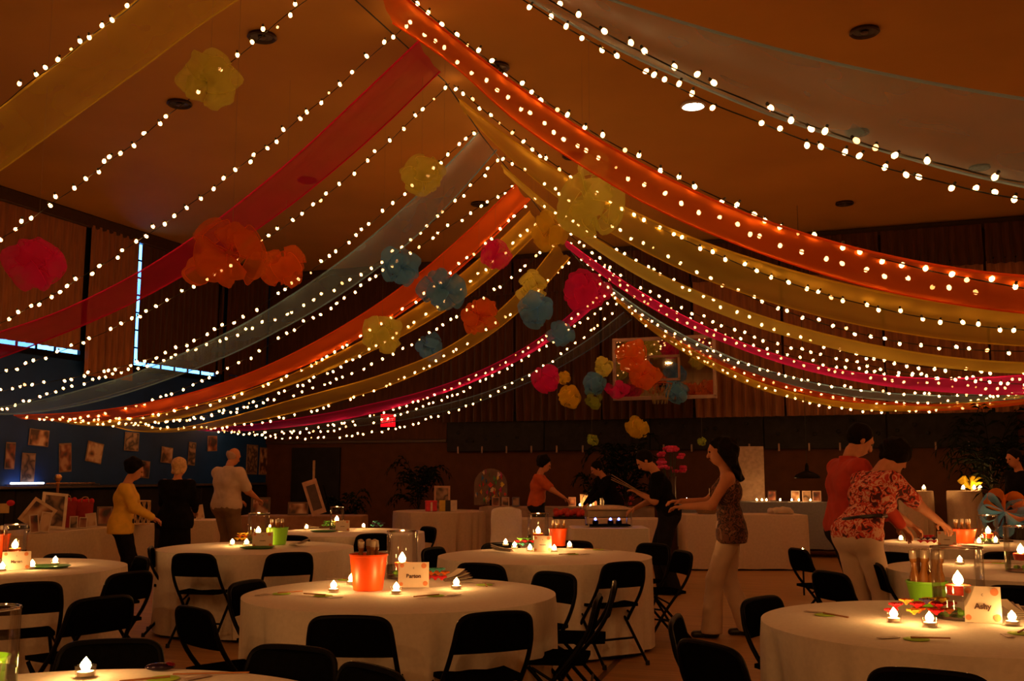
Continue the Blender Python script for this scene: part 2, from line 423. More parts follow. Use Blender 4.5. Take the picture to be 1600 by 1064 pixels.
# glass backboard
bb = thing('basketball_backboard', 'clear glass basketball backboard with pale frame and square target', 'backboard', (9.72, -1.6, 3.42))
fr = m_white2 = mat('backboard_frame', (.30, .2, .17), .5, var=.08)
W2, H2 = .95, .56
for n_, c, d in (('frame_bar', (0, 0, H2), (W2 * 2 + .07, .05, .07)), ('frame_bar', (0, 0, -H2), (W2 * 2 + .07, .05, .07)), ('frame_bar', (-W2, 0, 0), (.07, .05, H2 * 2)), ('frame_bar', (W2, 0, 0), (.07, .05, H2 * 2))):
    MB().rbox(c, d, .01).build(n_, fr, bb, False)
MB().box((0, .0, 0), (W2 * 2 - .06, .012, H2 * 2 - .06)).build('pane', clear_glass('backboard_glass', (.7, .7, .7), .34), bb, False)
for c, d in (((0, -.01, .22), (.62, .006, .045)), ((0, -.01, -.22), (.62, .006, .045)), ((-.29, -.01, 0), (.045, .006, .44)), ((.29, -.01, 0), (.045, .006, .44))):
    MB().box(c, d).build('target_line', mat('target_paint', (.25, .14, .10), .6), bb, False)
MB().tube([(.23 * math.cos(a), -.38 + .23 * math.sin(a), -.33) for a in [math.pi * 2 * k / 20 for k in range(21)]], .01, 6).build('rim', mat('rim_orange', (.3, .06, .01), .4, .4), bb)
MB().box((0, -.08, -.34), (.12, .16, .06)).build('rim_bracket', m_blackmetal, bb, False)
nt_ = MB()
for k in range(12):
    a = math.pi * 2 * k / 12; b_ = a + math.pi / 6
    for s_ in (1, -1):
        nt_.tube([(.225 * math.cos(a), -.38 + .225 * math.sin(a), -.34), (.17 * math.cos(a + s_ * .26), -.38 + .17 * math.sin(a + s_ * .26), -.52), (.13 * math.cos(a), -.38 + .13 * math.sin(a), -.70)], .004, 4)
nt_.build('net', mat('net_cord', (.25, .2, .08), .9), bb)
MB().tube([(-.6, .05, .2), (-.6, 1.35, .5)], .03, 8).build('strut', m_blackmetal, bb)
MB().tube([(.6, .05, .2), (.6, 1.35, .5)], .03, 8).build('strut', m_blackmetal, bb)

# exit sign on the far wall
ex = thing('exit_sign', 'glowing red exit sign on the far wall', 'sign', (3.22, -.12, 2.62))
MB().rbox((0, .02, -.02), (.40, .09, .34), .015).build('housing', m_blackmetal, ex)
MB().box((0, -.03, .0), (.36, .01, .28)).build('face', emis('exit_red', (1.0, .006, .012), .9), ex, False)
text('EXIT', .15, emis('exit_letters', (1.0, .10, .08), 1.1), ex, (0, -.038, -.01), (math.pi / 2, 0, 0), bold=.002)

# doorway in the far wall
dr = struct('door_1', MB().rbox((1.35, -.04, 1.02), (1.25, .08, 2.04), .01), m_dark)
MB().rbox((-.02 + 1.35, -.09, 1.2), (.06, .02, 1.1), .005).build('gap_strip', mat('gap_tone', (.45, .3, .16), .5), dr)  # pale strip painted on for the light gap in the door
# framed photo prints pinned to the blue wall
prints = [(15, 712, 14, 42, 0), (60, 684, 30, 26, 1), (43, 731, 20, 46, 2), (101, 715, 19, 45, 0), (147, 707, 26, 32, 1), (205, 690, 24, 29, 2), (222, 733, 24, 27, 0), (260, 711, 20, 25, 1), (299, 709, 13, 36, 2), (331, 693, 18, 24, 0), (393, 718, 22, 46, 2), (415, 721, 27, 42, 1)]
pnl = ['photo print cut off by the left edge of the picture', 'pale group photo print high on blue wall', 'tall narrow photo print of a dark figure on blue wall', 'tall photo print below the blue glow on the wall', 'dark tilted photo print above the rail post',
       'reddish photo print high on blue wall, left of the yellow-jacket woman', 'photo print just behind the head of the yellow-jacket woman', 'photo print above the blond head', 'narrow tall photo print between blond woman and shirted man', 'small dark photo print left of shirted man',
       'tall dim poster right of the shirted man, left of a pair', 'tall dim poster with pale figures, right of a pair']
def print_mat(k, seed):
    nm = 'photo_%d' % seed
    m = bpy.data.materials.new(nm); m.use_nodes = True; nt = m.node_tree; b = nt.nodes['Principled BSDF']; b.inputs['Roughness'].default_value = .4
    tc = nd(nt, 'ShaderNodeTexCoord', -800); mp = nd(nt, 'ShaderNodeMapping', -650); mp.inputs['Location'].default_value = (seed * 3.1, seed * 1.7, seed)
    nz = nd(nt, 'ShaderNodeTexNoise', -450); nz.inputs['Scale'].default_value = 6; nz.inputs['Detail'].default_value = 1
    rp = nd(nt, 'ShaderNodeValToRGB', -250); e = rp.color_ramp.elements
    cs = [((.03, .02, .03), (.20, .05, .03), (.42, .24, .15)), ((.05, .02, .02), (.32, .14, .07), (.6, .42, .28)), ((.26, .16, .10), (.03, .02, .025), (.38, .24, .16))][k]
    e[0].position = .38; e[0].color = (*cs[0], 1); e[1].position = .66; e[1].color = (*cs[2], 1); q = e.new(.5); q.color = (*cs[1], 1)
    nt.links.new(tc.outputs['Object'], mp.inputs[0]); nt.links.new(mp.outputs[0], nz.inputs['Vector']); nt.links.new(nz.outputs['Fac'], rp.inputs[0]); nt.links.new(rp.outputs[0], b.inputs['Base Color'])
    return m
def on_left_wall(px, py):
    a = (px - 800) / 1600; b = (532 - py) / 1600
    fy = math.cos(PITCH) - b * math.sin(PITCH); fz = math.sin(PITCH) + b * math.cos(PITCH)
    d = Vector((a * CT - fy * ST, a * ST + fy * CT, fz)); k = -CAM[0] / d.x
    return Vector(CAM) + d * k, k
for i, (x, y, w, h, kd) in enumerate(prints):
    p, k = on_left_wall(x, y)
    ww = w * k / 1600 * 1.35; hh = h * k / 1600
    t = thing('photo_print', pnl[i], 'photo', (.012, p.y, p.z), 0, 'photo prints on the blue wall')
    t.rotation_euler = (random.uniform(-.08, .08) if i != 4 else -.15, 0, 0)
    MB().rbox((0, 0, 0), (.012, ww, hh), .003).build('backing', mat('print_card', (.22, .15, .11), .7), t, False)
    MB().box((.008, 0, 0), (.004, ww * .88, hh * .9)).build('image', print_mat(kd, i), t, False)
STRINGS = [
    (True, 13.50, [(8.85,6.09),(8.17,6.05),(7.5,5.69),(6.82,5.34),(6.14,5.0),(5.47,4.67),(4.79,4.35),(4.11,4.04),(3.43,3.74),(2.76,3.45),(2.08,3.17),(1.4,2.9),(0.73,2.65),(0.05,2.4)]),
    (True, 12.50, [(8.85,6.09),(8.17,5.7),(7.5,5.27),(6.82,4.86),(6.14,4.49),(5.47,4.14),(4.79,3.82),(4.11,3.53),(3.43,3.27),(2.76,3.04),(2.08,2.84),(1.4,2.66),(0.73,2.52),(0.05,2.4)]),
    (True, 11.47, [(9.2,6.09),(8.5,5.59),(7.79,5.12),(7.09,4.69),(6.39,4.3),(5.68,3.94),(4.98,3.62),(4.27,3.33),(3.57,3.08),(2.87,2.87),(2.16,2.69),(1.46,2.56),(0.75,2.46),(0.05,2.4)]),
    (True, 9.76, [(8.89,6.09),(8.21,5.55),(7.53,5.07),(6.85,4.64),(6.17,4.27),(5.49,3.93),(4.81,3.64),(4.13,3.39),(3.45,3.17),(2.77,2.98),(2.09,2.81),(1.41,2.66),(0.73,2.52),(0.05,2.4)]),
    (True, 8.84, [(8.85,5.81),(8.17,5.3),(7.5,4.81),(6.82,4.35),(6.14,3.95),(5.47,3.6),(4.79,3.33),(4.11,3.11),(3.43,2.96),(2.76,2.86),(2.08,2.78),(1.4,2.7),(0.73,2.58),(0.05,2.4)]),
    (True, 7.94, [(8.85,5.73),(8.17,5.15),(7.5,4.67),(6.82,4.29),(6.14,3.98),(5.47,3.72),(4.79,3.51),(4.11,3.33),(3.43,3.17),(2.76,3.02),(2.08,2.88),(1.4,2.73),(0.73,2.57),(0.05,2.4)]),
    (True, 7.31, [(8.85,5.51),(8.17,5.17),(7.5,4.81),(6.82,4.43),(6.14,4.06),(5.47,3.7),(4.79,3.36),(4.11,3.06),(3.43,2.81),(2.76,2.6),(2.08,2.45),(1.4,2.37),(0.73,2.35),(0.05,2.4)]),
    (True, 6.84, [(8.85,5.35),(8.17,4.8),(7.5,4.3),(6.82,3.88),(6.14,3.5),(5.47,3.19),(4.79,2.93),(4.11,2.72),(3.43,2.56),(2.76,2.44),(2.08,2.37),(1.4,2.34),(0.73,2.35),(0.05,2.4)]),
    (True, 6.38, [(8.85,5.2),(8.17,4.65),(7.5,4.18),(6.82,3.76),(6.14,3.4),(5.47,3.1),(4.79,2.84),(4.11,2.63),(3.43,2.47),(2.76,2.36),(2.08,2.3),(1.4,2.28),(0.73,2.31),(0.05,2.4)]),
    (True, 5.57, [(8.85,5.05),(8.17,4.55),(7.5,4.12),(6.82,3.75),(6.14,3.43),(5.47,3.16),(4.79,2.94),(4.11,2.75),(3.43,2.59),(2.76,2.47),(2.08,2.39),(1.4,2.35),(0.73,2.35),(0.05,2.4)]),
    (True, 4.68, [(8.85,4.95),(8.17,4.39),(7.5,3.93),(6.82,3.54),(6.14,3.22),(5.47,2.96),(4.79,2.74),(4.11,2.57),(3.43,2.44),(2.76,2.35),(2.08,2.3),(1.4,2.28),(0.73,2.32),(0.05,2.4)]),
    (True, 2.50, [(8.85,4.75),(8.17,4.27),(7.5,3.87),(6.82,3.53),(6.14,3.23),(5.47,2.98),(4.79,2.77),(4.11,2.59),(3.43,2.45),(2.76,2.35),(2.08,2.28),(1.4,2.27),(0.73,2.3),(0.05,2.4)]),
    (True, 2.19, [(8.85,4.63),(8.17,4.2),(7.5,3.81),(6.82,3.46),(6.14,3.16),(5.47,2.9),(4.79,2.68),(4.11,2.51),(3.43,2.39),(2.76,2.31),(2.08,2.28),(1.4,2.28),(0.73,2.33),(0.05,2.4)]),
    (True, 1.81, [(8.85,4.52),(8.17,4.01),(7.5,3.57),(6.82,3.21),(6.14,2.91),(5.47,2.67),(4.79,2.48),(4.11,2.34),(3.43,2.25),(2.76,2.19),(2.08,2.18),(1.4,2.21),(0.73,2.28),(0.05,2.4)]),
    (False, 14.00, [(10.06,6.09),(10.65,5.54),(11.23,5.02),(11.81,4.56),(12.4,4.15),(12.98,3.8),(13.56,3.5),(14.15,3.26),(14.73,3.07),(15.32,2.93),(15.9,2.86),(16.48,2.83),(17.07,2.86),(17.65,2.95)]),
    (False, 13.20, [(10.05,6.09),(10.63,5.56),(11.22,5.08),(11.8,4.64),(12.39,4.25),(12.97,3.92),(13.56,3.62),(14.14,3.38),(14.73,3.19),(15.31,3.04),(15.9,2.95),(16.48,2.9),(17.07,2.9),(17.65,2.95)]),
    (False, 12.40, [(9.38,6.09),(10.01,5.49),(10.65,4.93),(11.28,4.42),(11.92,3.98),(12.56,3.59),(13.19,3.26),(13.83,3.01),(14.47,2.82),(15.1,2.69),(15.74,2.64),(16.38,2.67),(17.01,2.77),(17.65,2.95)]),
    (False, 11.52, [(9.18,6.09),(9.83,5.5),(10.48,4.94),(11.13,4.44),(11.79,4.0),(12.44,3.63),(13.09,3.32),(13.74,3.08),(14.39,2.9),(15.04,2.78),(15.7,2.73),(16.35,2.74),(17.0,2.81),(17.65,2.95)]),
    (False, 9.71, [(8.92,6.08),(9.59,5.46),(10.26,4.9),(10.93,4.41),(11.61,3.99),(12.28,3.63),(12.95,3.33),(13.62,3.1),(14.29,2.92),(14.96,2.81),(15.64,2.76),(16.31,2.76),(16.98,2.83),(17.65,2.95)]),
    (False, 7.94, [(8.85,5.72),(9.53,5.25),(10.2,4.78),(10.88,4.32),(11.56,3.9),(12.23,3.54),(12.91,3.24),(13.59,3.02),(14.27,2.88),(14.94,2.81),(15.62,2.8),(16.3,2.83),(16.97,2.89),(17.65,2.95)]),
    (False, 6.67, [(8.85,5.47),(9.53,5.02),(10.2,4.57),(10.88,4.13),(11.56,3.73),(12.23,3.38),(12.91,3.1),(13.59,2.89),(14.27,2.76),(14.94,2.7),(15.62,2.71),(16.3,2.76),(16.97,2.85),(17.65,2.95)]),
    (False, 5.43, [(8.85,5.37),(9.53,4.76),(10.2,4.27),(10.88,3.88),(11.56,3.56),(12.23,3.3),(12.91,3.09),(13.59,2.91),(14.27,2.77),(14.94,2.67),(15.62,2.62),(16.3,2.64),(16.97,2.74),(17.65,2.95)]),
    (False, 4.75, [(8.85,5.21),(9.53,4.67),(10.2,4.2),(10.88,3.81),(11.56,3.48),(12.23,3.23),(12.91,3.03),(13.59,2.9),(14.27,2.81),(14.94,2.78),(15.62,2.78),(16.3,2.82),(16.97,2.88),(17.65,2.95)]),
    (False, 4.20, [(8.85,5.04),(9.53,4.54),(10.2,4.11),(10.88,3.75),(11.56,3.45),(12.23,3.2),(12.91,3.01),(13.59,2.86),(14.27,2.76),(14.94,2.7),(15.62,2.68),(16.3,2.72),(16.97,2.81),(17.65,2.95)]),
    (False, 2.98, [(8.85,4.88),(9.53,4.31),(10.2,3.86),(10.88,3.51),(11.56,3.23),(12.23,3.02),(12.91,2.87),(13.59,2.76),(14.27,2.7),(14.94,2.67),(15.62,2.68),(16.3,2.73),(16.97,2.82),(17.65,2.95)]),
    (False, 2.32, [(8.85,4.81),(9.53,4.3),(10.2,3.83),(10.88,3.44),(11.56,3.11),(12.23,2.87),(12.91,2.71),(13.59,2.62),(14.27,2.6),(14.94,2.64),(15.62,2.72),(16.3,2.81),(16.97,2.9),(17.65,2.95)]),
    (False, 1.95, [(8.85,4.69),(9.53,4.18),(10.2,3.71),(10.88,3.31),(11.56,2.98),(12.23,2.73),(12.91,2.57),(13.59,2.5),(14.27,2.5),(14.94,2.57),(15.62,2.68),(16.3,2.8),(16.97,2.9),(17.65,2.95)]),
]
RIBBONS = [
    ('yelA', True, [(13.38,[(8.85,6.09),(8.17,6.09),(7.5,5.83),(6.82,5.47),(6.14,5.11),(5.47,4.77),(4.79,4.44),(4.11,4.11),(3.43,3.8),(2.76,3.5),(2.08,3.21),(1.4,2.93),(0.73,2.66),(0.05,2.4)]),(12.62,[(8.85,6.09),(8.17,6.09),(7.5,5.83),(6.82,5.48),(6.14,5.15),(5.47,4.82),(4.79,4.5),(4.11,4.18),(3.43,3.87),(2.76,3.56),(2.08,3.26),(1.4,2.97),(0.73,2.68),(0.05,2.4)])]),
    ('red', True, [(10.97,[(9.06,6.09),(8.37,5.57),(7.67,5.05),(6.98,4.6),(6.29,4.2),(5.59,3.86),(4.9,3.59),(4.21,3.37),(3.52,3.21),(2.82,3.07),(2.13,2.95),(1.44,2.82),(0.74,2.64),(0.05,2.4)]),(10.22,[(8.97,6.06),(8.28,5.51),(7.59,5.02),(6.91,4.59),(6.22,4.22),(5.54,3.9),(4.85,3.62),(4.16,3.39),(3.48,3.2),(2.79,3.02),(2.11,2.87),(1.42,2.72),(0.74,2.57),(0.05,2.4)])]),
    ('grey', True, [(8.84,[(8.89,5.78),(8.21,5.18),(7.53,4.65),(6.85,4.2),(6.17,3.82),(5.49,3.49),(4.81,3.22),(4.13,2.99),(3.45,2.8),(2.77,2.66),(2.09,2.54),(1.41,2.46),(0.73,2.42),(0.05,2.4)]),(8.09,[(8.85,5.78),(8.17,5.1),(7.5,4.55),(6.82,4.11),(6.14,3.75),(5.47,3.46),(4.79,3.2),(4.11,2.99),(3.43,2.8),(2.76,2.64),(2.08,2.51),(1.4,2.42),(0.73,2.38),(0.05,2.4)])]),
    ('orangeL', True, [(7.46,[(8.9,5.46),(8.22,4.88),(7.54,4.37),(6.86,3.94),(6.17,3.58),(5.49,3.28),(4.81,3.03),(4.13,2.83),(3.45,2.67),(2.77,2.56),(2.09,2.47),(1.41,2.42),(0.73,2.4),(0.05,2.4)]),(6.71,[(8.85,5.45),(8.17,4.84),(7.5,4.33),(6.82,3.91),(6.14,3.56),(5.47,3.27),(4.79,3.02),(4.11,2.81),(3.43,2.64),(2.76,2.51),(2.08,2.41),(1.4,2.35),(0.73,2.34),(0.05,2.4)])]),
    ('yel1L', True, [(6.84,[(8.89,5.23),(8.21,4.67),(7.53,4.19),(6.85,3.8),(6.17,3.46),(5.49,3.18),(4.81,2.94),(4.13,2.74),(3.45,2.58),(2.77,2.45),(2.09,2.36),(1.41,2.32),(0.73,2.33),(0.05,2.4)]),(6.09,[(8.85,5.2),(8.17,4.6),(7.5,4.13),(6.82,3.76),(6.14,3.46),(5.47,3.21),(4.79,2.99),(4.11,2.8),(3.43,2.63),(2.76,2.48),(2.08,2.37),(1.4,2.31),(0.73,2.31),(0.05,2.4)])]),
    ('yel2L', True, [(5.47,[(8.86,5.05),(8.18,4.29),(7.5,3.77),(6.83,3.41),(6.15,3.17),(5.47,2.98),(4.79,2.83),(4.12,2.69),(3.44,2.54),(2.76,2.4),(2.08,2.29),(1.41,2.22),(0.73,2.24),(0.05,2.4)]),(4.72,[(8.85,4.98),(8.17,4.3),(7.5,3.79),(6.82,3.42),(6.14,3.15),(5.47,2.93),(4.79,2.77),(4.11,2.62),(3.43,2.5),(2.76,2.39),(2.08,2.31),(1.4,2.27),(0.73,2.29),(0.05,2.4)])]),
    ('pinkL', True, [(2.96,[(8.88,4.81),(8.2,4.24),(7.52,3.8),(6.84,3.47),(6.16,3.21),(5.48,3.01),(4.8,2.86),(4.12,2.74),(3.45,2.63),(2.77,2.55),(2.09,2.48),(1.41,2.42),(0.73,2.39),(0.05,2.4)]),(2.21,[(8.85,4.8),(8.17,4.27),(7.5,3.85),(6.82,3.51),(6.14,3.24),(5.47,3.03),(4.79,2.85),(4.11,2.7),(3.43,2.58),(2.76,2.49),(2.08,2.42),(1.4,2.37),(0.73,2.37),(0.05,2.4)])]),
    ('greyL', True, [(1.22,[(8.88,4.58),(8.2,4.11),(7.52,3.73),(6.84,3.41),(6.16,3.16),(5.48,2.97),(4.8,2.82),(4.12,2.71),(3.45,2.63),(2.77,2.57),(2.09,2.53),(1.41,2.49),(0.73,2.45),(0.05,2.4)]),(0.47,[(8.85,4.56),(8.17,4.1),(7.5,3.72),(6.82,3.4),(6.14,3.15),(5.47,2.94),(4.79,2.78),(4.11,2.66),(3.43,2.57),(2.76,2.51),(2.08,2.47),(1.4,2.44),(0.73,2.42),(0.05,2.4)])]),
    ('ltblue', False, [(14.25,[(9.56,6.09),(10.19,5.68),(10.81,5.28),(11.43,4.92),(12.05,4.58),(12.67,4.28),(13.3,4.0),(13.92,3.76),(14.54,3.55),(15.16,3.37),(15.78,3.21),(16.41,3.1),(17.03,3.01),(17.65,2.95)]),(12.95,[(10.08,6.09),(10.67,5.62),(11.25,5.17),(11.83,4.76),(12.41,4.4),(12.99,4.07),(13.58,3.79),(14.16,3.54),(14.74,3.34),(15.32,3.18),(15.9,3.06),(16.49,2.98),(17.07,2.95),(17.65,2.95)])]),
    ('orangeR', False, [(12.5,[(9.33,6.09),(9.97,5.49),(10.61,4.92),(11.25,4.4),(11.89,3.95),(12.53,3.56),(13.17,3.26),(13.81,3.03),(14.45,2.87),(15.09,2.79),(15.73,2.77),(16.37,2.8),(17.01,2.87),(17.65,2.95)]),(11.5,[(9.01,6.09),(9.68,5.55),(10.34,4.89),(11.01,4.35),(11.67,3.89),(12.34,3.52),(13.0,3.22),(13.66,2.98),(14.33,2.81),(14.99,2.7),(15.66,2.65),(16.32,2.66),(16.99,2.76),(17.65,2.95)])]),
    ('yel1R', False, [(9.81,[(9.03,5.86),(9.69,5.29),(10.35,4.79),(11.02,4.37),(11.68,4.0),(12.34,3.7),(13.01,3.44),(13.67,3.23),(14.33,3.07),(15.0,2.95),(15.66,2.87),(16.32,2.84),(16.99,2.87),(17.65,2.95)]),(8.81,[(8.68,6.09),(9.37,5.35),(10.06,4.73),(10.75,4.23),(11.44,3.82),(12.13,3.5),(12.82,3.24),(13.51,3.04),(14.2,2.89),(14.89,2.79),(15.58,2.74),(16.27,2.74),(16.96,2.81),(17.65,2.95)])]),
    ('yel2R', False, [(8.19,[(8.96,5.53),(9.63,4.91),(10.3,4.39),(10.97,3.96),(11.64,3.6),(12.3,3.3),(12.97,3.06),(13.64,2.87),(14.31,2.73),(14.98,2.65),(15.65,2.62),(16.31,2.65),(16.98,2.76),(17.65,2.95)]),(7.44,[(8.74,5.67),(9.42,4.97),(10.11,4.4),(10.79,3.94),(11.48,3.58),(12.17,3.28),(12.85,3.05),(13.54,2.86),(14.22,2.73),(14.91,2.64),(15.59,2.61),(16.28,2.64),(16.96,2.75),(17.65,2.95)])]),
    ('pinkR', False, [(5.35,[(8.95,5.12),(9.62,4.59),(10.29,4.12),(10.96,3.72),(11.63,3.38),(12.3,3.12),(12.97,2.93),(13.63,2.81),(14.3,2.75),(14.97,2.74),(15.64,2.77),(16.31,2.83),(16.98,2.89),(17.65,2.95)]),(4.6,[(8.75,5.19),(9.44,4.61),(10.12,4.12),(10.8,3.72),(11.49,3.4),(12.17,3.13),(12.86,2.92),(13.54,2.76),(14.23,2.64),(14.91,2.57),(15.6,2.56),(16.28,2.61),(16.97,2.73),(17.65,2.95)])]),
    ('bluR', False, [(2.89,[(8.92,4.89),(9.59,4.36),(10.26,3.91),(10.94,3.54),(11.61,3.24),(12.28,3.01),(12.95,2.84),(13.62,2.74),(14.29,2.68),(14.96,2.68),(15.64,2.71),(16.31,2.77),(16.98,2.85),(17.65,2.95)]),(2.14,[(8.78,4.93),(9.46,4.32),(10.14,3.83),(10.83,3.46),(11.51,3.17),(12.19,2.95),(12.87,2.8),(13.56,2.7),(14.24,2.64),(14.92,2.62),(15.6,2.65),(16.29,2.7),(16.97,2.8),(17.65,2.95)])]),
    ('redR', False, [(2.5,[(8.92,4.81),(9.6,4.26),(10.27,3.8),(10.94,3.42),(11.61,3.11),(12.28,2.88),(12.95,2.72),(13.62,2.62),(14.29,2.57),(14.97,2.58),(15.64,2.63),(16.31,2.71),(16.98,2.82),(17.65,2.95)]),(1.75,[(8.78,4.87),(9.46,4.27),(10.14,3.77),(10.82,3.37),(11.51,3.06),(12.19,2.83),(12.87,2.68),(13.55,2.58),(14.24,2.54),(14.92,2.55),(15.6,2.6),(16.28,2.69),(16.97,2.81),(17.65,2.95)])]),
    ('yelR', False, [(2.39,[(8.93,4.79),(9.6,4.21),(10.27,3.73),(10.94,3.33),(11.61,3.01),(12.28,2.79),(12.95,2.64),(13.63,2.57),(14.3,2.56),(14.97,2.61),(15.64,2.69),(16.31,2.79),(16.98,2.88),(17.65,2.95)]),(1.64,[(8.77,4.82),(9.45,4.19),(10.14,3.68),(10.82,3.28),(11.5,2.97),(12.19,2.76),(12.87,2.62),(13.55,2.55),(14.24,2.54),(14.92,2.57),(15.6,2.64),(16.28,2.74),(16.97,2.84),(17.65,2.95)])]),
]
# ------------------------------------------------------------------ fairy-light strings and sheer sashes
random.seed(11)
m_wire = mat('string_wire', (.012, .016, .010), .6, var=.2)
m_bulb = emis('bulb_glow', WARM, BULB)
m_dim = emis('bulb_dim', (1.0, .34, .08), BULB * .32)
def bulb_mesh(m):
    b = MB(); b.lathe([(.002, -.026), (.009, -.024), (.016, -.016), (.019, -.004), (.016, .009), (.011, .018)], 8, cap=True)
    b.cur = 1; b.lathe([(.011, .019), (.011, .042), (.005, .046)], 6)
    return b.mesh('bulb', [m, m_wire])
BM, BD = bulb_mesh(m_bulb), bulb_mesh(m_dim)
def string_light(label, side, y, pts):
    t = thing('string_lights', label, 'string lights', (0, y, 0), 0, 'fairy-light strings')
    P = curve_pts([(s, 0, z) for s, z in pts], 90)
    ys = [0] * len(P)
    MB().tube([(p.x, .012 * math.sin(k * .9), p.z) for k, p in enumerate(P)], .0055, 4).build('wire', m_wire, t)
    acc = 0; nxt = .06
    for k in range(1, len(P)):
        L = (P[k] - P[k - 1]).length
        while acc + L > nxt:
            f = (nxt - acc) / L; q = P[k - 1].lerp(P[k], f)
            r = random.random()
            o = link('bulb', BD if r < .09 else BM, t, (q.x + random.uniform(-.02, .02), random.uniform(-.045, .045), q.z + random.uniform(-.02, .028)))
            o.rotation_euler = (random.uniform(-.9, .9), random.uniform(-.9, .9), 0)
            if r < .05: o.scale = (.6, .6, .6)
            nxt += .165 * random.uniform(.6, 1.4) if random.random() > .03 else .4
        acc += L
ordn = ['nearest', 'second nearest', 'third nearest', 'fourth nearest', 'fifth nearest', 'sixth nearest', 'seventh nearest', 'eighth nearest', 'ninth nearest', 'tenth nearest', 'eleventh nearest', 'third from the far wall', 'second from the far wall', 'closest to the far wall']
nl = {True: 0, False: 0}
tot = {True: 14, False: 13}
for side, t_, pts in STRINGS:
    k = nl[side]; nl[side] += 1
    if k >= tot[side] - 3: wd_ = ordn[14 - (tot[side] - k)]
    else: wd_ = ordn[k]
    string_light('fairy-light string swagging to the %s, %s of that side' % ('left' if side else 'right', wd_), side, -t_, pts)

# ridge cable that carries them
rc = thing('ridge_cable', 'thin dark cable along the ridge that the sashes hang from', 'cable')
MB().tube([(8.9, -14.3, H - .03), (8.85, -9.8, H - .04), (8.85, -8.6, 5.80), (8.85, -6.6, 5.45), (8.85, -4.5, 5.05), (8.85, -2.3, 4.80), (8.85, -.3, 4.55)], .008, 5).build('cable', m_wire, rc)

RC = {'yelA': ((.82, .70, .10), .36), 'red': ((.85, .03, .15), .62), 'grey': ((.30, .55, .75), .36), 'orangeL': ((.98, .17, .02), .72), 'yel1L': ((.88, .64, .06), .52), 'yel2L': ((.84, .62, .07), .45),
      'pinkL': ((.92, .03, .34), .66), 'greyL': ((.30, .50, .70), .30), 'ltblue': ((.38, .66, .90), .32), 'orangeR': ((.98, .19, .02), .72), 'yel1R': ((.88, .66, .07), .50), 'yel2R': ((.88, .74, .11), .56),
      'pinkR': ((.98, .04, .40), .8), 'bluR': ((.32, .60, .90), .6), 'redR': ((.95, .14, .03), .7), 'yelR': ((.80, .74, .08), .62)}
RL = {'yelA': 'sheer yellow sash crossing the upper left corner of the ceiling', 'red': 'sheer red sash swagging from the ridge to the left edge', 'grey': 'sheer grey-green sash on the left, below the red one', 'orangeL': 'bright orange sash on the left side of the ridge',
      'yel1L': 'yellow sash on the left just below the orange one', 'yel2L': 'yellow sash on the left under the round poms', 'pinkL': 'thin pink sash low on the left', 'greyL': 'dim grey sash farthest back on the left',
      'ltblue': 'wide pale blue sheer sash at upper right', 'orangeR': 'wide bright orange sash on the right side', 'yel1R': 'wide sheer yellow sash on the right below the orange one', 'yel2R': 'narrow yellow sash on the right above the pink one',
      'pinkR': 'hot pink sash on the right', 'bluR': 'grey-blue sash on the right just below the pink one', 'redR': 'narrow red sash low on the right', 'yelR': 'lowest yellow sash on the right'}
for nm, side, edges in RIBBONS:
    col, cov = RC[nm]
    A = curve_pts([(s, -edges[0][0], z) for s, z in edges[0][1]], 60)
    B = curve_pts([(s, -edges[1][0], z) for s, z in edges[1][1]], 60)
    rnd = random.Random(len(nm) * 7 + int(edges[0][0] * 10)); f1, f2 = rnd.uniform(0, 6), rnd.uniform(0, 6)
    P = []
    for k in range(61):
        row = []
        for j in range(11):
            f = j / 10; p = A[k].lerp(B[k], f); g = k / 60
            env = math.sin(math.pi * f)
            p = p + Vector((0, 0, -.05 * env + .018 * math.sin(9 * f + f1 + 3 * g) * env + .01 * math.sin(15 * f + 8 * g + f2)))
            row.append(p)
        P.append(row)
    o = MB().grid(P).build('fabric_sash', tulle('sheer_' + nm, col, cov, .5))
    tag(o, RL[nm], 'fabric', 'sheer sashes under the ceiling')
    hem = tulle('hem_' + nm, col, min(1, cov + .25), .4)
    MB().tube([r[0] for r in P], .011, 5).build('hem', hem, o); MB().tube([r[-1] for r in P], .011, 5).build('hem', hem, o)

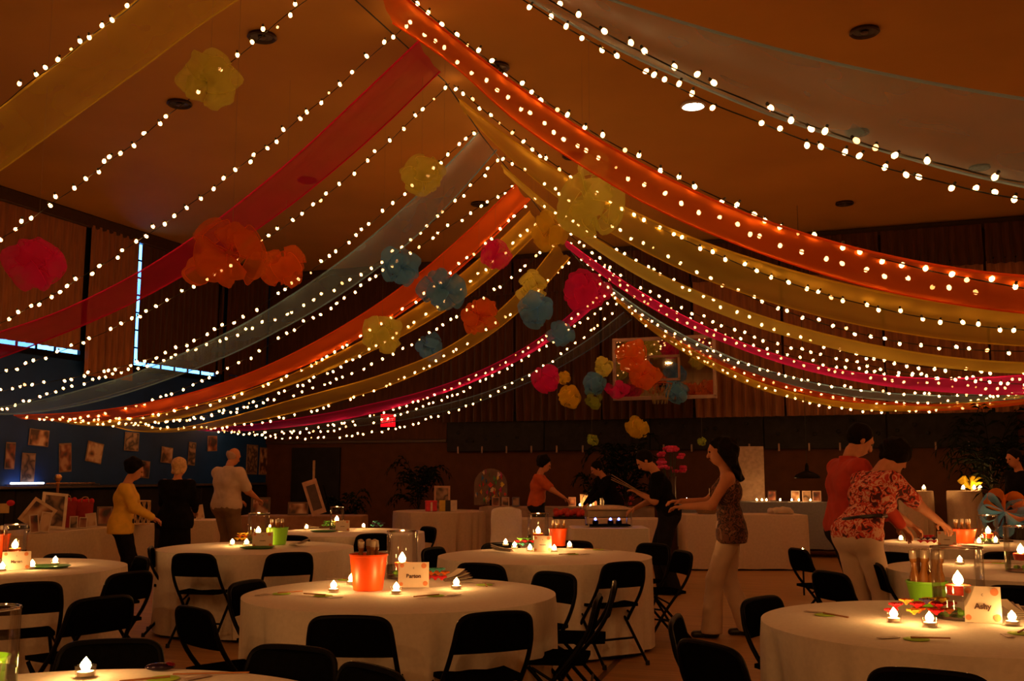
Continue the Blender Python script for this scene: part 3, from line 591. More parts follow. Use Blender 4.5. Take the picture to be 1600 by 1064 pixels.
# tulle poms on threads
PC = {'y': (.92, .94, .22), 'o': (.98, .26, .03), 'a': (.98, .74, .05), 'p': (.98, .04, .34), 'b': (.18, .52, .92), 'k': (.45, .6, .1)}
poms = [('y', 328, 127, 50, 'pale yellow tulle pom beside the upper left light strings'), ('a', 532, 8, 29, 'amber tulle pom cut off by the top edge'), ('y', 659, 273, 38, 'pale yellow tulle pom in front of the grey sash'),
        ('y', 922, 318, 60, 'largest pale yellow tulle pom with a tail, at the ridge'), ('a', 857, 362, 33, 'amber pom directly below the largest yellow pom'), ('o', 362, 398, 58, 'big orange tulle bow in front of the red sash'),
        ('o', 445, 418, 36, 'smaller orange tulle bow right of the big orange one'), ('p', 57, 412, 45, 'crimson tulle pom near the left edge'), ('b', 625, 418, 32, 'blue tulle pom beside the grey sash'),
        ('b', 692, 455, 38, 'blue tulle pom over the left orange sash'), ('p', 774, 400, 28, 'pink tulle pom against the left orange sash'), ('o', 748, 494, 30, 'orange tulle pom below the pink one, left of the ridge'),
        ('y', 597, 520, 32, 'yellow tulle pom under the left orange sash'), ('b', 672, 543, 23, 'small blue tulle pom right of the yellow one'), ('y', 832, 448, 25, 'yellow tulle pom stacked on top of a blue one'),
        ('b', 837, 485, 29, 'blue tulle pom hanging right under a yellow one, left of large pink pom'), ('p', 912, 455, 38, 'largest pink tulle pom near the far end of the ridge'), ('b', 877, 521, 23, 'small blue tulle pom below the largest pink one'),
        ('p', 855, 593, 25, 'pink pom at left of the low far cluster'), ('a', 881, 590, 12, 'tiny amber pom beside the low pink pom'), ('a', 890, 620, 21, 'amber bow low in the far cluster'),
        ('y', 943, 573, 17, 'yellow pom above a blue one in the low far cluster'), ('b', 929, 598, 19, 'blue pom between two yellow ones in the low cluster'), ('k', 928, 626, 15, 'olive pom below the blue one in the low cluster'),
        ('p', 965, 608, 18, 'small magenta pom in the low far cluster'), ('o', 988, 555, 27, 'orange pom at upper left of the backboard'), ('o', 1006, 584, 25, 'orange pom in front of the backboard'),
        ('b', 1057, 613, 20, 'blue pom in front of the backboard rim'), ('a', 995, 669, 19, 'amber pom hanging below the backboard'), ('k', 925, 688, 10, 'dim yellow-green pom low left of the backboard'), ('k', 1097, 690, 8, 'dim green pom beside the long-haired woman')]
def pom(i, c, px, py, r, label):
    R = .265 if r > 18 else .22
    d = min(R * 1600 / r, 19.0); d = {1: 10.2, 10: 13.9, 14: 15.6, 29: 17.0, 30: 16.0}.get(i, d); R = r * d / 1600
    if i == 3: d = 10.0; R = r * d / 1600
    p = at(px, py, d)
    t = thing('tulle_pom', label, 'decoration', p, 0, 'tulle poms hanging from the ceiling')
    rnd = random.Random(100 + i); m = tulle('pom_' + c, PC[c], .46, .45)
    n = 9 if r > 18 else 7
    for k in range(n):
        zz = 1 - 2 * (k + .5) / n; a = k * 2.399 + i; q = math.sqrt(max(0, 1 - zz * zz))
        dr = Vector((q * math.cos(a), q * math.sin(a), zz)); dr = (dr + Vector((rnd.uniform(-.25, .25), rnd.uniform(-.25, .25), rnd.uniform(-.25, .25)))).normalized()
        s1 = dr.cross(Vector((rnd.uniform(-1, 1), rnd.uniform(-1, 1), rnd.uniform(-1, 1)))).normalized(); s2 = dr.cross(s1)
        ln = R * rnd.uniform(.78, 1.18) * (1.0 if r > 12 else 1.0); wd2 = R * rnd.uniform(.38, .62); op = R * rnd.uniform(.28, .5)
        if i == 3 and k == 0: dr = Vector((.1, 0, 1)).normalized(); ln = R * 1.45
        if i == 5 and k == 4: dr = Vector((-.9, -.2, -.35)).normalized(); ln = R * 1.3
        f1 = rnd.uniform(0, 6); P = []
        for u in range(17):
            g = u / 16; e = math.sin(math.pi * g); row = []
            for j in range(8):
                w = j / 7 - .5
                rad = ln * (e ** .75) * (1 - .35 * (2 * w) ** 2 * e)
                o_ = dr * rad + s1 * (op * math.sin(2 * math.pi * g)) + s2 * (w * 2 * wd2 * (.18 + .82 * e))
                o_ += s1 * (.09 * R * e * math.sin(11 * w + f1 + 5 * g)) + dr * (.06 * R * e * math.sin(9 * w + f1 * 2))
                row.append(o_)
            P.append(row)
        lp = MB().grid(P).build('loop', m, t)
        if r > 18: MB().tube([q[0] for q in P], .0035, 3).tube([q[-1] for q in P], .0035, 3).build('edge', tulle('pomedge_' + c, PC[c], .85, .4), lp)
    MB().ball((0, 0, 0), R * .2, 10, 8).build('knot', tulle('knot_' + c, tuple(x * .85 for x in PC[c]), .85, .3), t)
    MB().tube([(0, 0, 0), (0, 0, H - p.z - .005)], .0012, 3).build('thread', mat('thread', (.25, .18, .1), .6), t)
for i, a in enumerate(poms): pom(i, *a)
# ------------------------------------------------------------------ round tables under white cloths
random.seed(21)
m_linen = mat('white_linen', (.78, .72, .66), .85, var=.05, scale=40, bump=.08, sheen=.15, spec=.2)
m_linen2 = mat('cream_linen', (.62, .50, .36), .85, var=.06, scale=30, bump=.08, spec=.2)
m_linen3 = mat('blue_grey_linen', (.26, .28, .34), .85, var=.08, scale=30, bump=.08, spec=.2)
m_tabletop = mat('table_laminate', (.4, .3, .2), .5)
TR, TZ = .915, .75
def cloth(outline, zt, zb, amp, seed, flare=.012, rings=9):
    """outline: (x, y, nx, ny) round the table edge; the drop hangs in folds that deepen towards the hem"""
    rnd = random.Random(seed); n = len(outline)
    ks = [(rnd.randint(5, 8), rnd.uniform(0, 6), .5), (rnd.randint(11, 15), rnd.uniform(0, 6), .6), (rnd.randint(19, 26), rnd.uniform(0, 6), .35), (rnd.randint(33, 41), rnd.uniform(0, 6), .28)]
    fold = [sum(a * math.sin(k * 2 * math.pi * i / n + p) for k, p, a in ks) for i in range(n)]
    fold = [max(-1.1, min(.2, f)) - .2 for f in fold]
    cx = sum(o[0] for o in outline) / n; cy = sum(o[1] for o in outline) / n
    R = [[(cx + (o[0] - cx) * f, cy + (o[1] - cy) * f, zt + .002) for o in outline] for f in (.02, .5, .96)]
    R.append([(o[0] + o[2] * .004, o[1] + o[3] * .004, zt - .004) for o in outline])
    for r in range(1, rings + 1):
        g = r / rings; z = lerp(zt - .012, zb, g)
        R.append([(o[0] + o[2] * (.010 + flare * g + amp * g ** .8 * fold[i]), o[1] + o[3] * (.010 + flare * g + amp * g ** .8 * fold[i]), z + (.012 * fold[i] * g)) for i, o in enumerate(outline)])
    m = MB().grid(R, True); m.add([(cx, cy, zt + .002)] + R[0], [(0, 1 + i, 1 + (i + 1) % n) for i in range(n)])
    return m
def circ(r, n=216): return [(r * math.cos(2 * math.pi * i / n), r * math.sin(2 * math.pi * i / n), math.cos(2 * math.pi * i / n), math.sin(2 * math.pi * i / n)) for i in range(n)]
def rect(w, d, c=.03, n=40):
    out = []; hw, hd = w / 2, d / 2
    for (sx, sy), a0 in (((1, 1), 0), ((-1, 1), 90), ((-1, -1), 180), ((1, -1), 270)):
        for k in range(5):
            a = math.radians(a0 + k * 22.5); out.append((sx * (hw - c) + c * math.cos(a), sy * (hd - c) + c * math.sin(a), math.cos(a), math.sin(a)))
    res = []
    for i, p in enumerate(out):
        q = out[(i + 1) % len(out)]; L = math.hypot(q[0] - p[0], q[1] - p[1]); k = max(1, int(L / .05))
        for j in range(k):
            f = j / k; res.append(tuple(lerp(p[t], q[t], f) for t in range(4)))
    return res
def round_table(label, c, seed, R=TR, z=TZ, m=None, zb=.03, amp=.085):
    t = thing('round_table', label, 'table', c, 0, 'round tables')
    cloth(circ(R), z, zb, amp, seed).build('tablecloth', m or m_linen, t)
    MB().lathe([(R - .02, z - .035), (R - .006, z - .03), (R - .006, z - .012), (R - .02, z - .008)], 40).build('tabletop', m_tabletop, t)
    for k in range(4):
        a = math.pi / 4 + k * math.pi / 2; MB().tube([(R * .55 * math.cos(a), R * .55 * math.sin(a), 0), (R * .5 * math.cos(a), R * .5 * math.sin(a), z - .03)], .016, 8).build('leg', m_blackmetal, t)
    return t
def px_x(px, d): return (px - 800) / 1600 * d
TB = {'T1': (px_x(630, 6.22), 6.22), 'T2': (px_x(850, 9.0), 9.0), 'T3': (px_x(408, 10.0), 10.0), 'T4': (px_x(548, 12.6), 12.6), 'T5': (px_x(1484, 4.95), 4.95), 'T6': (-1.33, 2.93), 'T7': (px_x(11, 7.83), 7.83), 'T8': (px_x(1510, 10.5), 10.5), 'T9': (px_x(1575, 7.7), 7.7)}
TL = {'T1': 'round white-clothed table in front with the orange bucket', 'T2': 'round white-clothed table behind the front one, papers fanned on it', 'T3': 'round white-clothed table with the green bucket, left of centre', 'T4': 'round white-clothed table farthest back, left of centre',
      'T5': 'round white-clothed table at lower right with the green bucket of bottles', 'T6': 'round white-clothed table in the bottom left corner', 'T7': 'round white-clothed table at the left edge before the display tables', 'T8': 'round white-clothed table beside the leaning woman, farthest right', 'T9': 'round white-clothed table at the right edge in the middle distance'}
for i, (k, (x, d)) in enumerate(TB.items()): round_table(TL[k], pl(x, d), 30 + i)

# ------------------------------------------------------------------ folding chairs
def make_chair():
    t = thing('folding_chair', '', 'chair', (0, 0, 0), 0, 'black folding chairs')
    def U(xw, pts_side, top, corner, r, name):
        pass
    # one tube: front foot, up past the seat, round the back and down again
    side = [(.222, .215, .012), (.220, .03, .30), (.215, -.135, .50), (.208, -.205, .62), (.198, -.228, .70)]
    arc = [(.185, -.238, .742), (.150, -.243, .765), (.09, -.245, .772), (0, -.246, .774)]
    half = side + arc
    P = half + [(-x, y, z) for x, y, z in reversed(half[:-1])]
    MB().tube(curve_pts(P, 56), .0125, 8).build('front_frame', m_blackmetal, t)
    # curved backrest panel with rounded top corners
    G = []
    for i in range(9):
        f = i / 8; z = lerp(.585, .768, f); row = []
        hw = .205 - .010 * f
        if f > .55: hw -= .055 * ((f - .55) / .45) ** 2.2
        y = lerp(-.192, -.243, f)
        for j in range(13):
            w = j / 12 * 2 - 1; row.append((w * hw, y - .022 * (1 - w * w), z))
        G.append(row)
    MB().slab(G, .012).build('backrest', m_chair, t)
    # seat pan, rounded at the front
    G = []
    for i in range(9):
        f = i / 8; y = lerp(-.185, .205, f); hw = .190 + .012 * f
        if f > .8: hw -= .05 * ((f - .8) / .2) ** 2
        if f < .15: hw -= .02 * ((.15 - f) / .15) ** 2
        G.append([(j / 10 * 2 * hw - hw, y, .445 - .010 * math.sin(math.pi * f) * (1 - (j / 5 - 1) ** 2) + (.0 if f < .85 else -.016 * ((f - .85) / .15) ** 2)) for j in range(11)])
    MB().slab(G, .022).build('seat', m_chair, t)
    # rear legs and their cross bars
    for s in (1, -1):
        MB().tube([(s * .196, .12, .425), (s * .197, -.05, .24), (s * .20, -.255, .012)], .0115, 8).build('rear_leg', m_blackmetal, t)
        for y, x in ((.215, .222), (-.255, .20)):
            MB().lathe([(.016, 0), (.017, .012), (.015, .034)], 10, (s * x, y, 0)).build('rubber_foot', mat('rubber', (.01, .01, .01), .8), t)
        MB().tube([(s * .219, -.01, .36), (s * .2, .10, .42)], .008, 6).build('hinge_brace', m_blackmetal, t)
    MB().tube([(-.197, -.10, .185), (.197, -.10, .185)], .009, 6).build('crossbar', m_blackmetal, t)
    MB().tube([(-.199, -.20, .075), (.199, -.20, .075)], .009, 6).build('crossbar', m_blackmetal, t)
    MB().tube([(-.22, .135, .13), (.22, .135, .13)], .009, 6).build('crossbar', m_blackmetal, t)
    return t
proto = make_chair(); first = [True]
def chair(px, ytop, table, label, face=None, d=None, turn=0.0):
    """back of the chair stands where its top bar shows; by default it faces its table"""
    p = onz(px, ytop, .774) if d is None else at(px, ytop, d)
    if d is not None: p.z = 0
    if face is None:
        x, dd = TB[table]; c = pl(x, dd); v = Vector((c.x - p.x, c.y - p.y)); rz = math.atan2(-v.x, v.y) + math.radians(turn)
    else: rz = heading(*face)
    fdir = Matrix.Rotation(rz, 3, 'Z') @ Vector((0, 1, 0)); away = fdir.dot(Vector((-ST, CT, 0)))
    q = fdir * (.03 if away > .3 else .15)
    o = proto if first[0] else copy_tree(proto); first[0] = False
    o.location = (p.x + q.x, p.y + q.y, 0); o.rotation_euler = (0, 0, rz); o['label'] = label
chair(563, 955, 'T1', 'folding chair with its back to camera, left of two before orange bucket table', turn=0)
chair(748, 950, 'T1', 'folding chair with its back to camera, right of two before orange bucket table', turn=-4)
chair(908, 932, 'T1', 'folding chair seen side-on at the right of the orange bucket table, seat showing', turn=12)
chair(936, 911, 'T1', 'folding chair partly hidden by the side-on one right of the orange bucket table', turn=-20)
chair(362, 945, 'T1', 'folding chair turned to the orange bucket table at its lower left', turn=0)
chair(853, 897, 'T1', 'folding chair beyond the right rim of the orange bucket table', turn=0)
chair(405, 910, 'T1', 'folding chair beyond the left rim of the orange bucket table', turn=0)
chair(950, 876, 'T2', 'folding chair with its back to camera at right of the fanned papers table', turn=0)
chair(770, 878, 'T2', 'folding chair with its back to camera, between the front table and the papers table', turn=0)
chair(690, 857, 'T2', 'folding chair at the left rim of the fanned papers table', turn=0)
chair(787, 850, 'T2', 'folding chair peeking over the far rim of the papers table, left', turn=0)
chair(893, 847, 'T2', 'folding chair peeking over the far rim of the papers table, right', turn=0)
chair(1012, 851, 'T2', 'folding chair beyond the right rim of the papers table, facing camera', turn=0)
chair(1052, 862, 'T2', 'folding chair seen side-on right of the papers table, below the man in black', turn=10)
chair(322, 863, 'T3', 'folding chair with its back to camera, left of two at the green bucket table', turn=0)
chair(443, 862, 'T3', 'folding chair with its back to camera, right of two at the green bucket table', turn=0)
chair(252, 855, 'T3', 'folding chair seen side-on at the left of the green bucket table', turn=-10)
chair(574, 833, 'T4', 'folding chair with its back to camera at the farthest left table, behind the tall vase', turn=0)
chair(473, 836, 'T4', 'folding chair at the farthest left table, just above the green bucket table rim', turn=0)
chair(660, 824, 'T4', 'folding chair at the right end of the farthest left table', turn=0)
chair(168, 1008, 'T6', 'folding chair tucked behind the bottom left corner table', turn=0)
chair(437, 1018, 'T6', 'folding chair with a broad black back right of the bottom left corner table', turn=0)
chair(548, 1049, 'T6', 'folding chair cut off by the bottom edge, only its top bar showing', turn=0)
chair(36, 907, 'T7', 'folding chair behind the yellow-green vase at the left edge', turn=0)
chair(170, 893, 'T7', 'folding chair with broad back before the left edge table', turn=0)
chair(125, 930, 'T7', 'folding chair pulled out in the left foreground with a bluish glint', face=(-.8, .55))
chair(204, 872, 'T7', 'folding chair at the right rim of the left edge table', turn=0)
chair(93, 868, 'T7', 'folding chair peeking over the far rim of the left edge table', turn=0)
chair(1170, 1000, 'T5', 'folding chair with broad back at the lower left of the lower right table', turn=0)
chair(1086, 967, 'T5', 'folding chair turned side-on, standing off left of the lower right table', face=(.85, -.25))
chair(1212, 937, 'T5', 'folding chair beyond the left rim of the lower right table', turn=0)
chair(1460, 1034, 'T5', 'folding chair at bottom right, cut off, before the lower right table', turn=0)
chair(1590, 920, 'T5', 'folding chair beyond the far right rim of the lower right table', turn=0)
chair(1336, 893, 'T9', 'folding chair side-on just right of the white trousers', face=(.9, .35))
chair(1392, 882, 'T9', 'folding chair at the left rim of the right edge table', turn=0)
chair(1262, 858, 'T8', 'folding chair standing alone left of the man in red', face=(1, .2))
chair(1410, 862, 'T8', 'folding chair with its back to camera before the farthest right table, left', turn=0)
chair(1565, 861, 'T8', 'folding chair with its back to camera before the farthest right table, right', turn=0)

# ------------------------------------------------------------------ things on the tables
m_flame = emis('flame', (1.0, .46, .125), FLAME)
m_wax = mat('wax', (.85, .75, .6), .5)
m_glass = clear_glass('vase_glass', (1, 1, 1), .03, .04, .6)
m_cup = clear_glass('cup_glass', (1, 1, 1), .02, .1, .2)
m_water = clear_glass('water', (.97, .97, .97), .02)
m_rimglass = clear_glass('rim_glass', (.9, .9, .9), .45, .1)
m_wick = mat('wick', (.02, .02, .02), .9)
m_paper = mat('paper', (.78, .68, .56), .8, var=.05)
m_ink = mat('ink', (.10, .05, .04), .8)
m_lime = mat('lime_plastic', (.30, .85, .04), .4, var=.08, scale=8)
m_orange = mat('orange_plastic', (.95, .11, .008), .4, var=.06, scale=8)
m_green = mat('green_tray', (.05, .22, .04), .4)
m_limepaper = mat('lime_paper', (.45, .80, .08), .8)
m_amber = mat('amber_drink', (.35, .14, .03), .2, var=.1)
def flame(parent, z, s=1.0, name='flame', x=0, y=0):
    return MB().lathe([(.001, 0), (.012 * s, .006 * s), (.0165 * s, .018 * s), (.012 * s, .030 * s), (.005 * s, .040 * s), (.0008, .047 * s)], 10, (x, y, z)).build(name, m_flame, parent)
def tea_mesh():
    a = MB().lathe([(.030, 0), (.033, .004), (.036, .040), (.034, .040), (.031, .006), (.002, .005)], 16, cap=False)
    return a.mesh('glass_cup', m_cup), MB().lathe([(.027, .006), (.028, .020), (.002, .021)], 14).mesh('candle', m_wax), MB().tube([(0, 0, .02), (.001, 0, .028)], .0012, 4).mesh('wick', m_wick), \
        MB().lathe([(.001, 0), (.013, .006), (.0185, .018), (.015, .030), (.007, .040), (.0008, .048)], 10, (0, 0, .020)).mesh('flame', m_flame)
TEA = tea_mesh()
def tealight(px, py, label, z=TZ + .004, sc=1.0):
    p = onz(px, py, z)
    t = thing('tealight', label, 'candle', p, 0, 'glass tealights')
    t.scale = (sc, sc, sc)
    for n_, me in zip(('glass_cup', 'candle', 'wick', 'flame'), TEA): link(n_, me, t)
def on(px, py): return onz(px, py, TZ + .004)
def vase(px, py, r, h, label, cc, water=.3, float_z=None, d=None, p=None):
    p = p or on(px, py)
    t = thing('glass_vase', label, 'vase', p, 0, 'tall glass cylinder vases')
    MB().lathe([(.004, .001), (r * .97, .001), (r, .008), (r, h)], 32, cap=False).build('glass', m_glass, t)
    MB().tube([((r - .002) * math.cos(a), (r - .002) * math.sin(a), h) for a in [2 * math.pi * q / 32 for q in range(33)]], .0045, 6).build('rim', m_rimglass, t)
    MB().lathe([(.004, .003), (r * .93, .003), (r * .95, .016), (.004, .020)], 28, cap=False).build('thick_base', m_rimglass, t)
    wz = h * water
    MB().lathe([(r * .955, .02), (r * .955, wz), (.004, wz)], 28, cap=False).build('water', m_water, t)
    c = MB().lathe([(.012, wz - .035), (r * .42, wz - .03), (r * .5, wz + .012), (r * .46, wz + .016), (.004, wz + .012)], 18).build('floating_candle', mat('candle_' + cc[0], cc[1], .5), t)
    flame(c, wz + .014, 1.5)
    rnd = random.Random(px)
    for k in range(7):
        a = rnd.uniform(0, 6.3); q = r * rnd.uniform(.2, .7)
        MB().ball((q * math.cos(a), q * math.sin(a), .035), (.02, .02, .014), 8, 5).build('pebble', m_green if k % 2 else m_lime, t)
    return t
CO = ('orange', (.95, .15, .02)); CY = ('yellow', (.9, .7, .05)); CR = ('red', (.85, .05, .02)); CG = ('green', (.4, .6, .05))
def bottle_parts(t, x, y, z, s, tilt=(0, 0)):
    b = MB().lathe([(.012 * s, 0), (.02 * s, .004), (.022 * s, .08 * s), (.012 * s, .105 * s), (.010 * s, .135 * s), (.014 * s, .14 * s), (.014 * s, .16 * s), (.004, .162 * s)], 12).build('bottle', m_amber, t)
    b.location = (x, y, z); b.rotation_euler = (tilt[0], tilt[1], 0)
    MB().lathe([(.013 * s, .15 * s), (.015 * s, .155 * s), (.015 * s, .185 * s), (.006, .19 * s)], 10).build('cap', mat('glass_stopper', (.6, .5, .4), .1, .2), b)
def bucket(px, py, r, h, m, label, n=5, p=None, s=1.0):
    p = p or on(px, py)
    t = thing('bucket', label, 'bucket', p, 0, 'plastic buckets of favours')
    MB().lathe([(.004, .002), (r * .76, .002), (r * .78, .01), (r * .985, h - .012), (r * 1.02, h - .010), (r * 1.02, h), (r * .96, h), (r * .76, .015), (.004, .014)], 32, cap=False).build('shell', m, t)
    rnd = random.Random(px + 3)
    for k in range(n):
        a = k * 2 * math.pi / n + .4; q = r * .55
        bottle_parts(t, q * math.cos(a), q * math.sin(a), h * .38, s, (rnd.uniform(-.12, .12), rnd.uniform(-.12, .12)))
    if n > 3: bottle_parts(t, 0, 0, h * .4, s)
    return t
def card(px, py, w, h, label, txt, lean=.25, face=None, p=None, size=None):
    p = p or on(px, py)
    v = Vector((CAM[0] - p.x, CAM[1] - p.y)); rz = math.atan2(v.x, -v.y) + (face or 0)   # local -y looks at the camera
    t = thing('tent_card', label, 'card', p, rz, 'folded table cards')
    for sg in (1, -1):
        G = [[(x, sg * (-.035 + .035 * f), h * f) for x in (-w / 2, 0, w / 2)] for f in (0, .5, 1)]
        MB().slab(G, .002).build('leaf', m_paper, t, False)
    ang = math.atan2(h, .035)
    if txt:
        text(txt, size or h * .22, m_ink, t, (0, -.035 * .55 - .004, h * .45), (ang, 0, 0), bold=.0012)
        text('c', h * .14, m_ink, t, (0, -.035 * .22 - .004, h * .78), (ang, 0, 0))
    for k, (fx, fz, rr) in enumerate(((-.38, .88, .09), (.33, .86, .11), (.38, .16, .10), (-.40, .14, .08))):
        o = MB().lathe([(.0005, 0), (h * rr, 0), (h * rr, .0006), (.0005, .0006)], 14, cap=False).build('printed_petal', mat('petal_print', (.75, .28, .12), .8), t)
        o.location = (fx * w, -.035 * (1 - fz) - .0025, h * fz); o.rotation_euler = (ang, 0, 0)
    return t
def coaster(px, py, label, rz=0.0):
    p = on(px, py); t = thing('place_paper', label, 'paper', p, rz, 'lime paper favours')
    MB().lathe([(.002, 0), (.05, 0), (.055, .002), (.05, .004), (.002, .004)], 20, cap=False).build('disc', m_limepaper, t)
    MB().tube([(-.14, .02, .006), (.02, -.01, .008)], .004, 6).build('stick', mat('wood_stick', (.45, .2, .08), .7), t)
    MB().box((.10, -.05, .002), (.10, .035, .002), .3).build('slip', mat('grey_slip', (.45, .36, .32), .8), t, False)
def lei(px, py, label, cols, L=.16, seed=0):
    p = on(px, py); t = thing('flower_lei', label, 'flowers', p, TH, 'small flower garlands')
    rnd = random.Random(seed)
    for k in range(8):
        c = cols[k % len(cols)]; x = (k / 7 - .5) * L; y = .03 * math.sin(k * 1.9); z = .026 + .024 * (k % 3)
        f = MB()
        for q in range(6):
            a = q * math.pi / 3 + k; G = []
            for i in range(4):
                e = i / 3; r_ = .042 * e; w_ = .024 * math.sin(math.pi * (.15 + .8 * e))
                d1 = Vector((math.cos(a) * .8, math.sin(a) * .8, .9 - .5 * e)); s1 = Vector((-math.sin(a), math.cos(a), 0))
                G.append([Vector((x, y, z)) + d1 * r_ + s1 * w_ * j + Vector((0, 0, .008 * abs(j))) for j in (-1, 0, 1)])
            f.slab(G, .002)
        f.ball((x, y, z + .006), .009, 6, 4)
        f.build('blossom', mat('petal_%s' % c, {'r': (.85, .02, .04), 'o': (.95, .22, .02), 'y': (.9, .6, .05), 't': (.05, .35, .30), 'n': (.05, .03, .10), 'g': (.1, .35, .05)}[c], .7), t)
def papers(px, py, label, rz, n=7, fan=.8):
    p = on(px, py); t = thing('paper_fan', label, 'papers', p, rz, 'fanned programme sheets')
    for k in range(n):
        a = (k / (n - 1) - .5) * fan
        G = [[(u * .19 * math.cos(a) - w * math.sin(a) * .03, u * .19 * math.sin(a) + w * math.cos(a) * .03, .006 + .004 * k + .05 * u * u * (k / n)) for w in (-1, 1)] for u in (0, .33, .66, 1)]
        MB().slab(G, .0015).build('sheet', m_paper if k % 2 == 0 else mat('paper_print', (.2, .14, .12), .8), t)
# orange bucket table
bucket(575, 922, .115, .215, m_orange, 'orange plastic bucket with bottles on the front table', 5, s=1.15)
vase(628, 903, .105, .31, 'tall glass vase with floating candle on the front table', CO, .28)
card(646, 917, .19, .15, 'cream tent card reading Barton on the front table', 'Barton')
for x, y, l in ((521, 925, 'tealight left of the orange bucket on the front table'), (549, 913, 'tealight half hidden behind the orange bucket'), (619, 928, 'tealight just before the tent card on the front table'), (713, 920, 'tealight rightmost on the front table')): tealight(x, y, l)
lei(682, 912, 'red and teal flower garland right of the front tent card', 'rot', .1, 1)
papers(694, 910, 'fanned papers on the front table, right of the card', TH + .6)
for k, (x, y) in enumerate(((505, 931), (680, 931), (757, 914), (540, 906), (440, 928))): coaster(x, y, ['lime paper disc left on the front table', 'lime paper disc before the front tent card', 'lime paper disc at the right of the front table', 'lime paper disc behind the front orange bucket', 'lime paper disc at the far left of the front table'][k], k * 1.1)
# papers table
vase(841, 850, .105, .30, 'tall glass vase on the fanned papers table', CO, .3)
bucket(872, 853, .09, .17, m_orange, 'small orange bucket on the fanned papers table', 4)
card(848, 862, .16, .14, 'blank-looking cream tent card on the fanned papers table', '~~~')
for x, y, l in ((804, 858, 'tealight left of the garland on the papers table'), (828, 862, 'tealight just left of the papers table card'), (866, 863, 'tealight just right of the papers table card'), (890, 857, 'tealight rightmost on the papers table'), (790, 853, 'tealight half hidden, leftmost on the papers table')): tealight(x, y, l)
lei(819, 857, 'red and green flower garland on the papers table', 'trg', .16, 2)
papers(800, 863, 'fanned papers on the second table', TH + 2.8)
for k, (x, y) in enumerate(((935, 859), (895, 866))): coaster(x, y, ['lime paper disc at the right of the papers table', 'lime paper disc before the papers table tealights'][k], k)
# green bucket table
vase(403, 849, .105, .30, 'tall glass vase on the green bucket table', CY, .28)
bucket(434, 851, .10, .17, m_lime, 'lime green bucket on the table left of centre', 4)
card(410, 855, .19, .14, 'cream tent card on the green bucket table', '~~~')
MB_c = thing('pillar_candle', 'yellow pillar candle beside the lime green bucket', 'candle', on(421, 848)); MB().lathe([(.03, 0), (.032, .004), (.032, .15), (.028, .154), (.004, .15)], 16).build('wax', mat('yellow_wax', (.9, .75, .03), .4), MB_c); flame(MB_c, .152, .6)
for x, y, l in ((363, 853, 'tealight leftmost on the green bucket table'), (385, 853, 'tealight at the green tray edge on the green bucket table')): tealight(x, y, l)
lei(380, 848, 'yellow flower garland on the green bucket table', 'yoy', .12, 3)
def tray(px, py, label):
    t = thing('leaf_tray', label, 'tray', on(px, py), TH, 'small green trays'); MB().lathe([(.004, .002), (.085, .002), (.11, .014), (.106, .018), (.08, .006), (.004, .006)], 24, cap=False, fn=lambda r, z, a: r * (1 + .5 * abs(math.cos(a)))).build('dish', m_green, t)
tray(402, 857, 'dark green tray under the card on the green bucket table')
papers(455, 853, 'fanned papers right of the lime green bucket', TH + 5.6)
# farthest left table
vase(526, 827, .09, .28, 'tall glass vase on the farthest left table', CY, .3)
card(535, 830, .17, .13, 'cream tent card on the farthest left table', '~~~')
for x, y, l in ((479, 828, 'tealight leftmost on the farthest left table'), (540, 830, 'tealight before the card on the farthest left table'), (568, 826, 'tealight rightmost on the farthest left table')): tealight(x, y, l)
tray(506, 831, 'dark green tray on the farthest left table'); lei(513, 826, 'green garland on the farthest left table', 'gg', .12, 4); lei(590, 826, 'dark teal garland at the right of the farthest left table', 'tn', .12, 5)
papers(498, 826, 'pinkish papers on the farthest left table', TH + 3.3, 5)
# lower right table
bucket(1450, 946, .105, .13, m_lime, 'lime green bucket of glass-stoppered bottles on the lower right table', 8, s=1.3)
vase(1500, 966, .120, .34, 'widest glass vase with red floating candle on the lower right table', CR, .42)
card(1537, 972, .16, .165, 'cream tent card reading Ashy on the lower right table', 'Ashy')
for x, y, l in ((1397, 972, 'tealight leftmost on the lower right table'), (1453, 979, 'tealight before the red garland on the lower right table'), (1582, 977, 'tealight rightmost on the lower right table')): tealight(x, y, l)
lei(1432, 968, 'bright red and orange garland on the lower right table', 'rroyrn', .24, 6); lei(1462, 966, 'orange garland under the lime bucket on the lower right table', 'ory', .16, 8)
for k, (x, y) in enumerate(((1290, 961), (1432, 999), (1595, 990))): coaster(x, y, ['lime paper disc at the left of the lower right table', 'lime paper disc with crossing stick before the lower right tealights', 'lime paper disc at the right edge of the picture'][k], 2.6 + k)
papers(1597, 968, 'fanned papers at the right edge on the lower right table', TH + 1.2)
